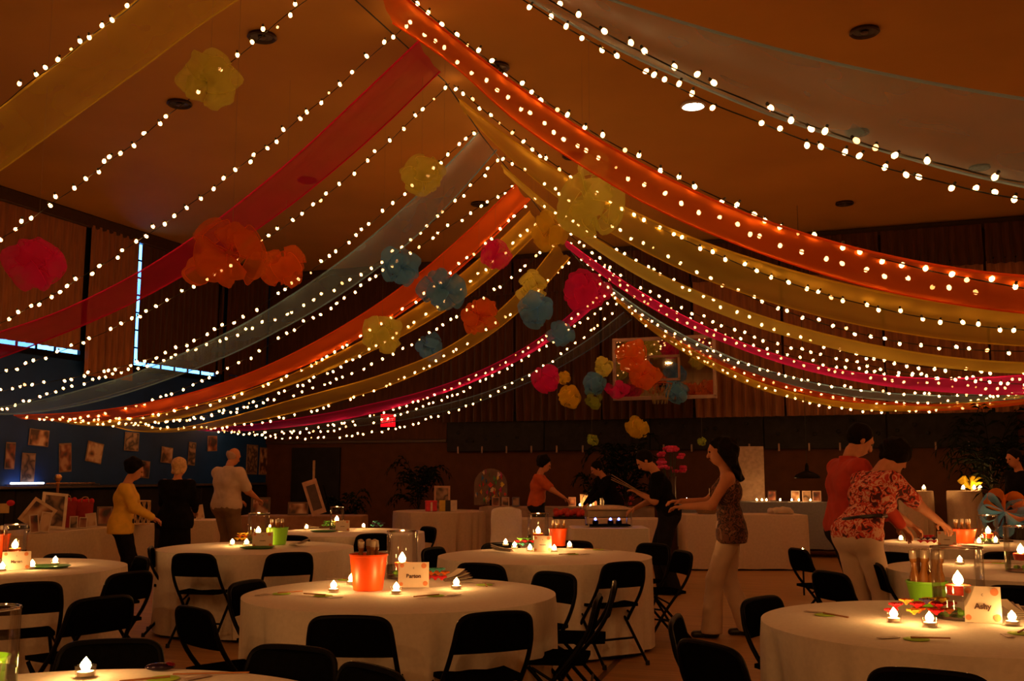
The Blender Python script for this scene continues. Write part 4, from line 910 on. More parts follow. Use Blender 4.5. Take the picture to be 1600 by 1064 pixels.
# bottom left table
vase(18, 1043, .085, .30, 'glass vase with yellow-green candle at the left edge', CG, .42, p=pl(-1.55, 3.12, TZ + .004))
bucket(0, 0, .085, .13, m_lime, 'yellow-green bucket cut off by the left edge', 0, p=pl(-1.66, 3.3, TZ + .004))
card(40, 1090, .16, .13, 'cream tent card reading number one in the bottom left corner', '#1', p=pl(-1.32, 2.78, TZ + .004), face=.1, size=.035)
tealight(133, 1058, 'tealight on the bottom left corner table')
ch = thing('chocolate', 'shiny dark wrapped sweet on the bottom left corner table', 'sweet', on(250, 1048), TH + .2); MB().ball((0, 0, .014), (.052, .024, .014), 18, 10).build('wrapper', mat('shiny_dark', (.02, .01, .03), .12, .4), ch); MB().ball((.03, .004, .018), (.022, .02, .012), 12, 8).build('red_end', mat('shiny_red', (.20, .01, .02), .12, .4), ch)
sp = thing('menu_strip', 'thin orange paper strip on the bottom left corner table', 'paper', on(330, 1053), TH + .12); MB().box((0, 0, .003), (.26, .012, .003)).build('strip', mat('orange_strip', (.5, .2, .06), .8), sp, False)
coaster(255, 1061, 'lime paper disc cut off by the bottom edge', 1)
# left edge table
vase(22, 877, .09, .29, 'glass vase on the left edge table', CO, .3)
bucket(-6, 872, .10, .2, m_orange, 'orange bucket cut off by the left edge', 4)
card(25, 890, .19, .13, 'cream tent card reading Maene on the left edge table', 'Maene')
for x, y, l in ((3, 893, 'tealight at the very left edge'), (50, 889, 'tealight just right of the Maene card'), (86, 883, 'tealight beyond the green tray on the left edge table')): tealight(x, y, l)
tray(75, 887, 'dark green tray on the left edge table')
# farthest right table
vase(1545, 849, .10, .28, 'glass vase on the farthest right table', CO, .3)
bucket(1505, 848, .13, .14, m_orange, 'wide orange bucket of bottles on the farthest right table', 6)
card(1480, 853, .17, .14, 'cream tent card on the farthest right table', '~~~')
for x, y, l in ((1408, 846, 'tealight leftmost on the farthest right table'), (1468, 850, 'tealight beside the card on the farthest right table'), (1530, 851, 'tealight before the vase on the farthest right table'), (1556, 849, 'tealight rightmost on the farthest right table')): tealight(x, y, l)
lei(1450, 852, 'red and navy garland on the farthest right table', 'rnr', .14, 9)
# right edge table
vase(1597, 893, .11, .32, 'glass vase cut off by the right edge', CR, .35)
bucket(1640, 890, .1, .16, m_lime, 'lime bucket beyond the right edge vase', 3)
tealight(1500, 882, 'tealight alone on the right edge table')
coaster(1560, 880, 'lime paper disc on the right edge table', .4)
# ------------------------------------------------------------------ people: one continuous skin grown over posed joints, clothes and hair over it
class Field:
    """smooth union of tapered capsules and ellipsoids, meshed with surface nets"""
    def __init__(s, vox, k=.03): s.p = []; s.vox = vox; s.k = k; s.clips = []
    def cap(s, a, b, ra, rb=None, k=None): s.p.append(('c', np.array(a, float), np.array(b, float), ra, ra if rb is None else rb, k or s.k)); return s
    def ell(s, c, r, M=None, k=None): s.p.append(('e', np.array(c, float), np.array(r, float), np.eye(3) if M is None else np.array(M, float), 0, k or s.k)); return s
    def clip(s, p, n): s.clips.append((np.array(p, float), np.array(n, float) / np.linalg.norm(n))); return s
    def mesh(s, name, m, noise=None):
        lo = np.full(3, 1e9); hi = -lo; bb = []
        for q in s.p:
            if q[0] == 'c': r = max(q[3], q[4]); l = np.minimum(q[1], q[2]) - r; h = np.maximum(q[1], q[2]) + r
            else: r = max(q[2]); l = q[1] - r; h = q[1] + r
            bb.append((l, h)); lo = np.minimum(lo, l); hi = np.maximum(hi, h)
        v = s.vox; lo = lo - 4 * v; n = np.ceil((hi + 4 * v - lo) / v).astype(int) + 1
        F = np.full(n, 1.0, np.float32); mg = .06
        for q, (l, h) in zip(s.p, bb):
            i0 = np.maximum(0, np.floor((l - mg - lo) / v).astype(int)); i1 = np.minimum(n, np.ceil((h + mg - lo) / v).astype(int) + 1)
            ax = [lo[k] + v * np.arange(i0[k], i1[k]) for k in range(3)]
            X, Y, Z = np.meshgrid(*ax, indexing='ij', sparse=True)
            if q[0] == 'c':
                a, b = q[1], q[2]; ba = b - a; L = max(ba @ ba, 1e-9)
                t = np.clip(((X - a[0]) * ba[0] + (Y - a[1]) * ba[1] + (Z - a[2]) * ba[2]) / L, 0, 1)
                d = np.sqrt((X - a[0] - t * ba[0]) ** 2 + (Y - a[1] - t * ba[1]) ** 2 + (Z - a[2] - t * ba[2]) ** 2) - (q[3] + (q[4] - q[3]) * t)
            else:
                c, r, R = q[1], q[2], q[3]
                U = [R[0, k] * (X - c[0]) + R[1, k] * (Y - c[1]) + R[2, k] * (Z - c[2]) for k in range(3)]
                k0 = np.sqrt(sum((U[k] / r[k]) ** 2 for k in range(3))); k1 = np.sqrt(sum((U[k] / r[k] ** 2) ** 2 for k in range(3))) + 1e-6
                d = k0 * (k0 - 1) / k1
            sl = tuple(slice(i0[k], i1[k]) for k in range(3)); f = F[sl]; kk = q[5]
            hh = np.clip(.5 + .5 * (f - d) / kk, 0, 1); F[sl] = f * (1 - hh) + d * hh - kk * hh * (1 - hh)
        if noise or s.clips:
            ax = [lo[k] + v * np.arange(n[k]) for k in range(3)]; X, Y, Z = np.meshgrid(*ax, indexing='ij', sparse=True)
            if noise:
                a, w = noise; F = F + a * (np.sin(w * X + 1.3 * np.sin(w * .7 * Z)) * np.sin(w * Y + .8) * np.sin(w * .9 * Z + 2 * np.sin(w * .5 * X)))
            for p, nn in s.clips: F = np.maximum(F, (X - p[0]) * nn[0] + (Y - p[1]) * nn[1] + (Z - p[2]) * nn[2])
        F = F.astype(np.float32)
        S = F < 0; c = S[:-1, :-1, :-1].astype(np.int8); cnt = np.zeros_like(c)
        cor = [(i, j, k) for i in (0, 1) for j in (0, 1) for k in (0, 1)]
        ss = lambda A, o: A[o[0]:A.shape[0] - 1 + o[0], o[1]:A.shape[1] - 1 + o[1], o[2]:A.shape[2] - 1 + o[2]]
        for o in cor: cnt += ss(S, o)
        idx = np.argwhere((cnt > 0) & (cnt < 8)); I = -np.ones(cnt.shape, np.int64); I[tuple(idx.T)] = np.arange(len(idx))
        acc = np.zeros((len(idx), 3)); num = np.zeros(len(idx))
        for a in cor:
            for ax_ in range(3):
                if a[ax_]: continue
                b = list(a); b[ax_] = 1
                fa = F[tuple((idx + a).T)]; fb = F[tuple((idx + b).T)]; cr = (fa < 0) != (fb < 0)
                t = np.where(cr, fa / np.where(cr, fa - fb, 1), 0); p = np.array(a, float)[None] + 0 * acc; p[:, ax_] += t
                acc[cr] += p[cr]; num[cr] += 1
        V = lo + v * (idx + acc / np.maximum(num, 1)[:, None])
        faces = []
        for ax_ in range(3):
            o1, o2 = [(1, 2), (2, 0), (0, 1)][ax_]
            A = np.moveaxis(S, ax_, 0); ch = np.moveaxis(A[:-1] != A[1:], 0, ax_)
            e = np.argwhere(ch); e = e[(e[:, o1] > 0) & (e[:, o2] > 0)]
            for k in (o1, o2): e = e[e[:, k] < cnt.shape[k]]
            e = e[e[:, ax_] < cnt.shape[ax_]]
            d1 = np.zeros(3, int); d1[o1] = 1; d2 = np.zeros(3, int); d2[o2] = 1
            q = np.stack([I[tuple(x.T)] for x in (e - d1 - d2, e - d2, e, e - d1)], 1)
            ins = S[tuple(e.T)]; q = np.where(ins[:, None], q, q[:, ::-1]); faces.append(q[(q >= 0).all(1)])
        Q = np.concatenate(faces)
        me = bpy.data.meshes.new(name); me.vertices.add(len(V)); me.vertices.foreach_set('co', V.astype(np.float32).ravel())
        me.loops.add(Q.size); me.loops.foreach_set('vertex_index', Q.astype(np.int32).ravel())
        me.polygons.add(len(Q)); me.polygons.foreach_set('loop_start', np.arange(0, Q.size, 4, dtype=np.int32)); me.polygons.foreach_set('use_smooth', np.ones(len(Q), bool))
        me.update(calc_edges=True); me.validate(); me.materials.append(m); return me
A3 = lambda *p: np.array(p, float)
def unit(v): return v / max(np.linalg.norm(v), 1e-9)
def ik(S, T, l1, l2, pole):
    d = T - S; D = min(np.linalg.norm(d), (l1 + l2) * .995); u = unit(d); T = S + u * D
    a = (l1 * l1 - l2 * l2 + D * D) / (2 * D); h = math.sqrt(max(l1 * l1 - a * a, 0))
    p = pole - u * (pole @ u); return S + u * a + unit(p) * h, T
skin_m = mat('skin', (.55, .24, .13), .55, var=.06, scale=20, spec=.3)
def person(label, loc, rz, h=1.72, lean=0.0, hands=None, feet=None, build=1.0, head=(0, 0), female=False, shirt=None, pants=None, hair=None, shoes=None, vox=.0085, sleeve='short', hem=.0, flare=1.0, skirt=False, extra=None, skin=None, curl=1.0, collar=False):
    """local +y is where the person faces; hands and feet are targets in local metres; head = (pitch, yaw)"""
    k = h / 1.72; t = thing('person', label, 'person', loc, rz)
    sk = skin or skin_m
    hip = A3(0, 0, .93 * k)
    def up(p):
        p = A3(*p) * k; y, z = p[1], p[2] - hip[2]; c, s = math.cos(lean), math.sin(lean); return A3(p[0], y * c + z * s, hip[2] + z * c - y * s)
    sw = (.165 if female else .19) * build; ww = (.055 if female else .065) * build; hw = (.085 if female else .08) * build
    chest, waist, neck0, neck1 = up((0, 0, 1.27)), up((0, -.005, 1.08)), up((0, -.01, 1.44)), up((0, .015, 1.53))
    sh = [up((s * sw, -.01, 1.40)) for s in (-1, 1)]
    fw = unit(up((0, 1, 1)) - up((0, 0, 1))); upv = unit(up((0, 0, 1.5)) - up((0, 0, 1)))
    hp, hy = head; rt = A3(1, 0, 0)
    f2 = unit(fw * math.cos(hp) - upv * math.sin(hp)); u2 = unit(np.cross(rt, f2)); r2 = rt
    f3 = unit(f2 * math.cos(hy) + r2 * math.sin(hy)); r3 = unit(np.cross(f3, u2)); HM = np.stack([r3, f3, u2], 1)
    hc = neck1 + u2 * .105 * k + f3 * .02 * k
    feet = feet or ((-.10, 0), (.10, 0)); hands = hands or ((-.27, .06, .80), (.27, .06, .80))
    hj = [hip + A3(s * .09 * k, 0, -.02) for s in (-1, 1)]
    B = Field(vox); tor = []
    def torso(F, g, sb=.92):
        F.cap(sh[0] * sb + chest * (1 - sb), sh[1] * sb + chest * (1 - sb), .062 * k * build + g)
        F.cap(chest + A3(-ww * 1.1 * k, 0, 0), chest + A3(ww * 1.1 * k, 0, 0), .118 * k * build + g, k=.06)
        F.cap(waist + A3(-ww * .8 * k, 0, 0), waist + A3(ww * .8 * k, 0, 0), (.098 if female else .112) * k * build + g, k=.06)
        if female:
            for s in (-1, 1): F.ell(chest + A3(s * .07 * k, 0, 0) + fw * .085 * k + upv * -.01, (.062 * k + g,) * 3, k=.04)
    def pelvis(F, g):
        F.cap(hip + A3(-hw * k, -.012, .0), hip + A3(hw * k, -.012, .0), .112 * k * build + g, k=.06)
    torso(B, 0); pelvis(B, 0)
    B.cap(neck0, neck1, .058 * k, .052 * k)
    B.ell(hc + u2 * .02 * k, (.073 * k, .092 * k, .098 * k), HM).ell(hc + f3 * .022 * k - u2 * .055 * k, (.055 * k, .065 * k, .066 * k), HM)
    B.cap(hc + f3 * .088 * k + u2 * .012 * k, hc + f3 * .108 * k - u2 * .028 * k, .009 * k, .015 * k, .012)
    B.cap(hc + f3 * .085 * k + u2 * .03 * k - r3 * .03 * k, hc + f3 * .085 * k + u2 * .03 * k + r3 * .03 * k, .012 * k, k=.02)
    for s in (-1, 1): B.ell(hc + r3 * s * .075 * k - f3 * .008 * k, (.011 * k, .02 * k, .032 * k), HM, .01)
    B.cap(hc + f3 * .082 * k - u2 * .062 * k - r3 * .014 * k, hc + f3 * .082 * k - u2 * .062 * k + r3 * .014 * k, .010 * k, k=.012)
    arms = []; legs = []
    for s, T in zip((0, 1), hands):
        sg = -1 if s == 0 else 1
        e, wr = ik(sh[s], A3(*T) * k, .29 * k, .255 * k, A3(sg * .55, -.55, -.75)); arms.append((sh[s], e, wr))
        B.cap(sh[s], e, .050 * k * build, .040 * k * build).cap(e, wr, .040 * k * build, .027 * k)
        d = unit(wr - e); side = unit(np.cross(d, A3(0, 0, 1)) + 1e-4); nrm = np.cross(side, d)      # side spans the knuckles, palm looks along -nrm
        pk = wr + d * .085 * k
        for q in (-.6, .6): B.cap(wr + d * .015 * k + side * q * .018 * k, pk + side * q * .034 * k, .015 * k, .0135 * k, .012)
        for q, L in ((-1.0, .066), (-.35, .080), (.35, .074), (1.0, .056)):
            b0 = pk + side * q * .030 * k; b1 = b0 + (d * .9 - nrm * .28 + side * q * .10) * L * .55 * k; b2 = b1 + unit(d * .6 - nrm * .75) * L * .5 * k
            B.cap(b0 - d * .012, b1, .0098 * k, .0088 * k, .006).cap(b1, b2, .0088 * k, .0076 * k, .006)
        th0 = wr + d * .030 * k - sg * side * .024 * k; th1 = th0 + unit(d * .6 - sg * side * .75 - nrm * .3) * .042 * k; th2 = th1 + unit(d * .9 - sg * side * .2 - nrm * .4) * .032 * k
        B.cap(th0, th1, .013 * k, .0105 * k, .010).cap(th1, th2, .0105 * k, .0085 * k, .006)
    for s, T in zip((0, 1), feet):
        an = A3(T[0], T[1], .085) * 1.0; an[2] *= k
        kn, an = ik(hj[s], an, .43 * k, .425 * k, A3(0, 1, .1)); legs.append((hj[s], kn, an))
        B.cap(hj[s], kn, .082 * k * build, .056 * k * build).cap(kn, an, .054 * k * build, .036 * k)
        B.cap(an + A3(0, -.02, -.04 * k), an + A3(0, .13 * k, -.055 * k), .036 * k, .028 * k)
    link('body', B.mesh('body', sk), t)
    eye = MB()
    for s in (-1, 1):
        p = hc + f3 * .089 * k + u2 * .012 * k + r3 * s * .031 * k
        MB().ball(p, (.010 * k,) * 3, 8, 6).build('eye', mat('eye_dark', (.03, .02, .015), .2), t)
    p = hc + f3 * .094 * k - u2 * .058 * k; MB().ball(p, (.020 * k, .008 * k, .006 * k), 10, 6).build('mouth', mat('lips', (.40, .08, .06), .5), t)
    if shirt:
        F = Field(vox * 1.25); torso(F, .014, .92 if sleeve != 'none' else .55)
        if hem: pp = hip + A3(0, 0, 0); F.cap(pp + A3(-hw * k, -.01, .03), pp + A3(hw * k, -.01, .03), .128 * k * build, k=.05)
        if hem > .1: F.cap(pp + A3(-hw * k * 1.1, -.01, -.06), pp + A3(hw * k * 1.1, -.01, -.06), .135 * k * build, k=.05)
        for (a, b, c) in arms:
            if sleeve == 'short': F.cap(a, a + (b - a) * .8, .064 * k * build, .062 * k * build)
            elif sleeve == 'long': F.cap(a, b, .062 * k * build, .054 * k * build).cap(b, b + (c - b) * .95, .054 * k * build, .042 * k)
        if collar: F.cap(neck0 - upv * .01, neck0 + upv * .035 * k, .072 * k)
        zc = hip[2] + (.02 - hem) * 1.0
        F.clip((0, 0, zc), (0, -.25 * math.sin(lean), -1)); F.clip(neck0 + upv * (.05 if collar else .02) * k, upv)
        link('shirt', F.mesh('shirt', shirt, (.004, 38)), t)
    if pants:
        F = Field(vox * 1.25); pelvis(F, .012); F.cap(waist * .35 + hip * .65 + A3(-ww * k, 0, 0), waist * .35 + hip * .65 + A3(ww * k, 0, 0), .115 * k * build, k=.05)
        if skirt:
            F.cap(hip + A3(-.06, 0, -.05), hip + A3(0, 0, -.45 * k) + A3(-.09, 0, 0), .13 * k, .13 * k, .06).cap(hip + A3(.06, 0, -.05), hip + A3(0, 0, -.45 * k) + A3(.09, 0, 0), .13 * k, .13 * k, .06)
        for (a, b, c) in legs:
            F.cap(a, b, .099 * k * build, .076 * k * build).cap(b, c + A3(0, -.01, -.02), .075 * k * build, .070 * k * flare)
        F.clip((0, 0, hip[2] + .10 * k), (0, 0, 1)); F.clip((0, 0, .04), (0, 0, -1))
        link('trousers' if not skirt else 'skirt', F.mesh('trousers', pants, (.004, 30)), t)
    if shoes:
        for (a, b, c) in legs:
            F = Field(vox); F.cap(c + A3(0, -.035, -.05 * k), c + A3(0, .14 * k, -.058 * k), .042 * k, .033 * k).cap(c + A3(0, -.03, -.02), c + A3(0, .02, -.035), .045 * k, .04 * k); F.clip((0, 0, .004), (0, 0, -1))
            link('shoe', F.mesh('shoe', shoes), t)
    if hair:
        hm, style = hair; F = Field(vox * 1.1, .02)
        top = hc + u2 * .035 * k - f3 * .018 * k
        F.ell(top, (.088 * k, .103 * k, .104 * k), HM)
        if style in ('curly', 'long', 'bob', 'puffy'): F.ell(top - f3 * .03 * k + u2 * .0, (.098 * k, .10 * k, .10 * k), HM)
        if style == 'puffy': F.ell(top + u2 * .025 * k - f3 * .02, (.118 * k, .120 * k, .108 * k), HM)
        if style == 'long': F.ell(top - f3 * .05 * k - u2 * .03 * k, (.118 * k, .115 * k, .13 * k), HM)
        if style == 'bob':
            for s in (-1, 1): F.cap(hc + r3 * s * .075 * k - f3 * .01, hc + r3 * s * .07 * k - f3 * .03 - u2 * .075 * k, .035 * k, .03 * k)
            F.cap(hc - f3 * .07 * k, hc - f3 * .07 * k - u2 * .08 * k, .055 * k, .045 * k)
        if style == 'long':
            for s in (-1, 0, 1): F.cap(hc + r3 * s * .06 * k - f3 * .06 * k, hc + r3 * s * .075 * k - f3 * (.10 - .02 * abs(s)) * k - u2 * .24 * k, .07 * k, .075 * k)
            for s in (-1, 1): F.cap(hc + r3 * s * .08 * k + u2 * .03, hc + r3 * s * .09 * k - u2 * .18 * k - f3 * .02, .035 * k, .04 * k)
        F.clip(hc + f3 * .052 * k + u2 * .045 * k, unit(f3 * 1.0 - u2 * .55)) if style != 'bald' else F.clip(hc - u2 * .0 - f3 * .0, unit(u2 * 1 + f3 * .4))
        link('hair', F.mesh('hair', hm, (.02 * curl, 42) if style in ('curly', 'long', 'puffy') else (.004, 45)), t)
    if extra: extra(t, dict(hip=hip, chest=chest, waist=waist, sh=sh, arms=arms, legs=legs, hc=hc, f=f3, u=u2, r=r3, k=k))
    return t
def pattern(name, cols, scale, rough=.8):
    m = bpy.data.materials.new(name); m.use_nodes = True; nt = m.node_tree; b = nt.nodes['Principled BSDF']; b.inputs['Roughness'].default_value = rough
    tc = nd(nt, 'ShaderNodeTexCoord', -800); vo = nd(nt, 'ShaderNodeTexNoise', -500); vo.inputs['Scale'].default_value = scale; vo.inputs['Detail'].default_value = 1.5; vo.inputs['Distortion'].default_value = 1.2
    rp = nd(nt, 'ShaderNodeValToRGB', -250); rp.color_ramp.interpolation = 'CONSTANT'; e = rp.color_ramp.elements
    e[0].position = 0; e[0].color = (*cols[0], 1); e[1].position = .42; e[1].color = (*cols[1], 1)
    for i, c in enumerate(cols[2:]): q = e.new(.52 + .09 * i); q.color = (*c, 1)
    nt.links.new(tc.outputs['Object'], vo.inputs['Vector']); nt.links.new(vo.outputs['Fac'], rp.inputs[0]); nt.links.new(rp.outputs[0], b.inputs['Base Color']); return m
c_black = mat('black_cloth', (.008, .007, .008), .9, var=.3, spec=.05); c_hair = mat('dark_hair', (.007, .005, .004), .7, var=.4, scale=60, spec=.08); c_blond = mat('blond_hair', (.62, .38, .18), .6, var=.25, scale=60); c_grey = mat('grey_hair', (.45, .3, .24), .6)
c_yellow = mat('yellow_jacket', (.72, .42, .04), .8, var=.12); c_shirt = mat('pale_shirt', (.58, .44, .34), .8, var=.08); c_khaki = mat('khaki', (.20, .12, .06), .85, var=.12)
c_orange = mat('rust_shirt', (.55, .10, .02), .85); c_red = mat('red_shirt', (.48, .035, .012), .8, var=.15); c_white = mat('white_trousers', (.68, .52, .40), .8, var=.06); c_dark = mat('dark_jeans', (.016, .015, .02), .9, var=.2, spec=.05); c_shoe = mat('black_leather', (.01, .009, .009), .35)
c_top = pattern('brown_wave_print', [(.03, .015, .012), (.16, .055, .03), (.035, .018, .015), (.26, .12, .07)], 16)
c_floral = pattern('red_floral_print', [(.08, .01, .01), (.62, .06, .03), (.75, .40, .28), (.55, .03, .02), (.70, .5, .36)], 19)
def gp(px, d): return pl(px_x(px, d), d)
person('woman in a yellow jacket and black trousers by the display table', gp(199, 12.2), heading(1, .25), 1.58, .10, ((-.12, .36, 1.02), (.14, .38, 1.02)), build=1.12, head=(.25, 0), female=True, shirt=c_yellow, pants=c_black, hair=(c_hair, 'puffy'), shoes=c_shoe, sleeve='long', hem=.12, vox=.0095)
person('blond person in black seen from behind at the display table', gp(281, 13.5), heading(.1, 1), 1.62, .04, ((-.14, .34, 1.05), (.14, .34, 1.02)), build=1.15, head=(.2, 0), female=True, shirt=c_black, pants=c_black, hair=(c_blond, 'bob'), shoes=c_shoe, sleeve='long', hem=.15, skirt=True, vox=.0105)
person('balding man in pale shirt and khaki trousers at the left wall', gp(360, 15.0), heading(.55, .8), 1.80, .03, ((-.16, .34, 1.02), (.20, .36, 1.04)), build=1.2, head=(.3, 0), shirt=c_shirt, pants=c_khaki, hair=(c_grey, 'bald'), shoes=c_shoe, sleeve='short', hem=.06, vox=.0105, collar=True)
person('dark-haired person in rust shirt serving behind the buffet', gp(838, 17.4), heading(1, -.15), 1.70, .12, ((-.12, .52, 1.0), (.14, .55, 1.02)), build=1.1, head=(.2, 0), shirt=c_orange, pants=c_dark, hair=(c_hair, 'puffy'), shoes=c_shoe, sleeve='short', hem=.1, vox=.0115)
person('person with red-lit face bending over behind the buffet', gp(958, 18.0), heading(-1, -.35), 1.70, .42, ((-.12, .55, .95), (.14, .5, .92)), build=1.05, head=(.1, .2), shirt=c_black, pants=c_black, hair=(c_hair, 'short'), shoes=c_shoe, sleeve='long', hem=.1, vox=.0115)
def paper_in_hand(t, j):
    wr = j['arms'][0][2]; u_ = unit(j['arms'][0][2] - j['arms'][0][1])
man6 = person('man in black T-shirt bending over the chafing dish', gp(1042, 12.7), heading(-1, .12), 1.76, .30, ((-.10, .36, 1.19), (.16, .40, 1.0)), ((-.10, -.05), (.11, .10)), 1.08, (.35, 0), shirt=c_black, pants=c_dark, hair=(c_hair, 'short'), shoes=c_shoe, sleeve='short', hem=.1, vox=.0095)
def tagbadge(t, j):
    p = j['chest'] + A3(-.075, .0, .03) + j['f'] * .165
    MB().rbox(p, (.07, .006, .06), .003).build('name_badge', mat('white_badge', (.85, .8, .75), .5), t)
person('woman with long dark hair and white flared trousers walking left', gp(1136, 9.45), heading(-1, .18), 1.74, .05, ((-.12, .40, 1.14), (.13, .43, 1.18)), ((-.11, .20), (.10, -.13)), 1.0, (.1, -.1), True, c_top, c_white, (c_hair, 'long'), c_shoe, .0085, 'none', .13, 1.35, extra=tagbadge)
person('man in a red shirt looking down beside the leaning woman', gp(1318, 8.55), heading(1, .1), 1.84, .06, ((-.16, .42, .98), (.16, .36, .95)), None, 1.14, (.45, 0), False, c_red, c_dark, (c_hair, 'short'), c_shoe, .0085, 'long', .07, 1.0, collar=True)
def strap(t, j):
    F = Field(.009, .01); a = j['waist']; n_ = 14; k = j['k']
    P = [a + A3(.20 * math.cos(x), .148 * math.sin(x) - .01, .03 * math.cos(x)) for x in [2 * math.pi * i / n_ for i in range(n_ + 1)]]
    MB().tube([tuple(p) for p in P], .016, 6).build('belt', c_shoe, t)
person('dark-haired woman in red floral top and white trousers leaning over', gp(1332, 8.05), heading(.95, .40), 1.78, .46, ((-.12, .66, .98), (.16, .70, 1.0)), ((-.12, -.05), (.11, .05)), 1.04, (.5, 0), True, c_floral, c_white, (c_hair, 'puffy'), c_shoe, .0085, 'short', .05, 1.15, extra=strap, curl=.9)
person('dim figure in black standing at the right edge', gp(1588, 14.6), heading(-1, -.2), 1.76, .05, None, None, 1.05, (.2, 0), False, c_black, c_black, (c_hair, 'short'), c_shoe, .012, 'long', .1)
# ------------------------------------------------------------------ display tables, buffet and what stands on them
random.seed(61)
def rect_table(label, c, rz, w, d, z=.75, m=None, zb=.03, amp=.03, seed=0, name='display_table'):
    t = thing(name, label, 'table', c, rz, 'cloth-covered side tables')
    cloth(rect(w, d), z, zb, amp, seed).build('tablecloth', m or m_linen2, t)
    MB().rbox((0, 0, z - .022), (w - .03, d - .03, .03), .006).build('tabletop', m_tabletop, t, False)
    for sx in (-1, 1):
        for sy in (-1, 1): MB().tube([(sx * (w / 2 - .1), sy * (d / 2 - .08), 0), (sx * (w / 2 - .1), sy * (d / 2 - .08), z - .03)], .015, 6).build('leg', m_blackmetal, t)
    return t
def toward(p, extra=0.0):
    v = Vector((CAM[0] - p.x, CAM[1] - p.y)); return math.atan2(v.x, -v.y) + extra
a_, b_ = pl(px_x(45, 11.9), 11.9), pl(px_x(250, 14.9), 14.9)
dv = (b_ - a_).normalized(); nv = Vector((-dv.y, dv.x, 0)); mid = (a_ + b_) / 2 + nv * .38
rect_table('long cream-clothed display table along the left wall', (mid.x, mid.y, 0), math.atan2(dv.y, dv.x), (b_ - a_).length, .76, seed=1)
pB = gp(318, 16.4); rect_table('short cream-clothed table between the blond person and the shirted man', pB, TH + .1, .55, .7, .73, seed=2)
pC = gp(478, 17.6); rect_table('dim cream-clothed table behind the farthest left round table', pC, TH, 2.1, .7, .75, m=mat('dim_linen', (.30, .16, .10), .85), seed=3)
round_table('round cream-clothed table of gifts before the far wall', gp(690, 19.4), 44, .88, .76, m_linen2)
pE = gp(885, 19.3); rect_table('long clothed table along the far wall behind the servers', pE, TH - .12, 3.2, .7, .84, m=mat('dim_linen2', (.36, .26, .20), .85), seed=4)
pG = gp(915, 16.4); rect_table('cream-clothed buffet table behind the chafing dish', pG, TH, 2.35, .75, .75, m=m_linen2, seed=5)
pF = gp(948, 13.75); rect_table('small buffet table carrying the chafing dish', pF, TH, 1.0, .7, .75, m=m_linen, seed=6)
pH = gp(1154, 16.1); rect_table('cream-clothed table behind the long-haired woman with wrinkled drop', pH, TH, 1.85, .72, .83, m=m_linen2, seed=7, amp=.04)
pI = gp(1195, 18.7); rect_table('blue-grey clothed table along the far wall on the right', pI, TH - .3, 3.4, .7, .95, m=m_linen3, zb=.15, seed=8)
for i, (px, l) in enumerate(((1424, 'tall narrow cocktail table, left of two at the far right'), (1499, 'tall narrow cocktail table, right of two at the far right'))):
    p = gp(px, 17.0); t = thing('cocktail_table', l, 'table', p, 0, 'tall cocktail tables')
    cloth(circ(.265, 64), 1.17, .03, .035, 70 + i, .01).build('tablecloth', m_linen2, t)
    MB().lathe([(.25, 1.13), (.258, 1.135), (.258, 1.16), (.25, 1.165)], 24).build('tabletop', m_tabletop, t); MB().tube([(0, 0, 0), (0, 0, 1.14)], .03, 10).build('pedestal', m_blackmetal, t)
def far_tea(px, d, z, label, s=1.15):
    p = gp(px, d); t = thing('tealight', label, 'candle', (p.x, p.y, z + .006), 0, 'glass tealights'); t.scale = (s, s, s)
    for n_, me in zip(('glass_cup', 'candle', 'wick', 'flame'), TEA): link(n_, me, t)
for px, d, l in ((1412, 16.9, 'tealight left on the left cocktail table'), (1437, 16.95, 'tealight right on the left cocktail table'), (1498, 16.85, 'tealight leftmost on the right cocktail table'), (1515, 16.9, 'tealight under the amber bow on the right cocktail table'), (1524, 17.0, 'tealight rightmost on the right cocktail table')): far_tea(px, d, 1.17, l, 1.3)
for k, px in enumerate((1178, 1186, 1193, 1214, 1232, 1243, 1261)): far_tea(px, 18.55 - (px - 1178) * .003, .95, ['first', 'second', 'third', 'fourth', 'fifth', 'sixth', 'seventh'][k] + ' tealight from the left on the blue-grey table', .8)
for k, px in enumerate((905, 914, 921, 957)): far_tea(px, 19.1, .84, ['first', 'second', 'third', 'fourth'][k] + ' tealight from the left on the servers\' far table', .9)
far_tea(1070, 19.15, .95, 'lone tealight left of the long-haired woman', .8)
fc = gp(1246, 12.6); t = thing('floor_lantern', 'small candle lantern low beside the cream table end', 'lantern', fc); MB().tube([(0, 0, 0), (0, 0, .46)], .012, 6).build('stake', m_blackmetal, t); MB().lathe([(.004, .46), (.05, .46), (.05, .47), (.004, .47)], 14, cap=False).build('dish', m_blackmetal, t); MB().lathe([(.03, .47), (.03, .52), (.004, .521)], 12).build('candle', m_wax, t); flame(t, .522, .8)

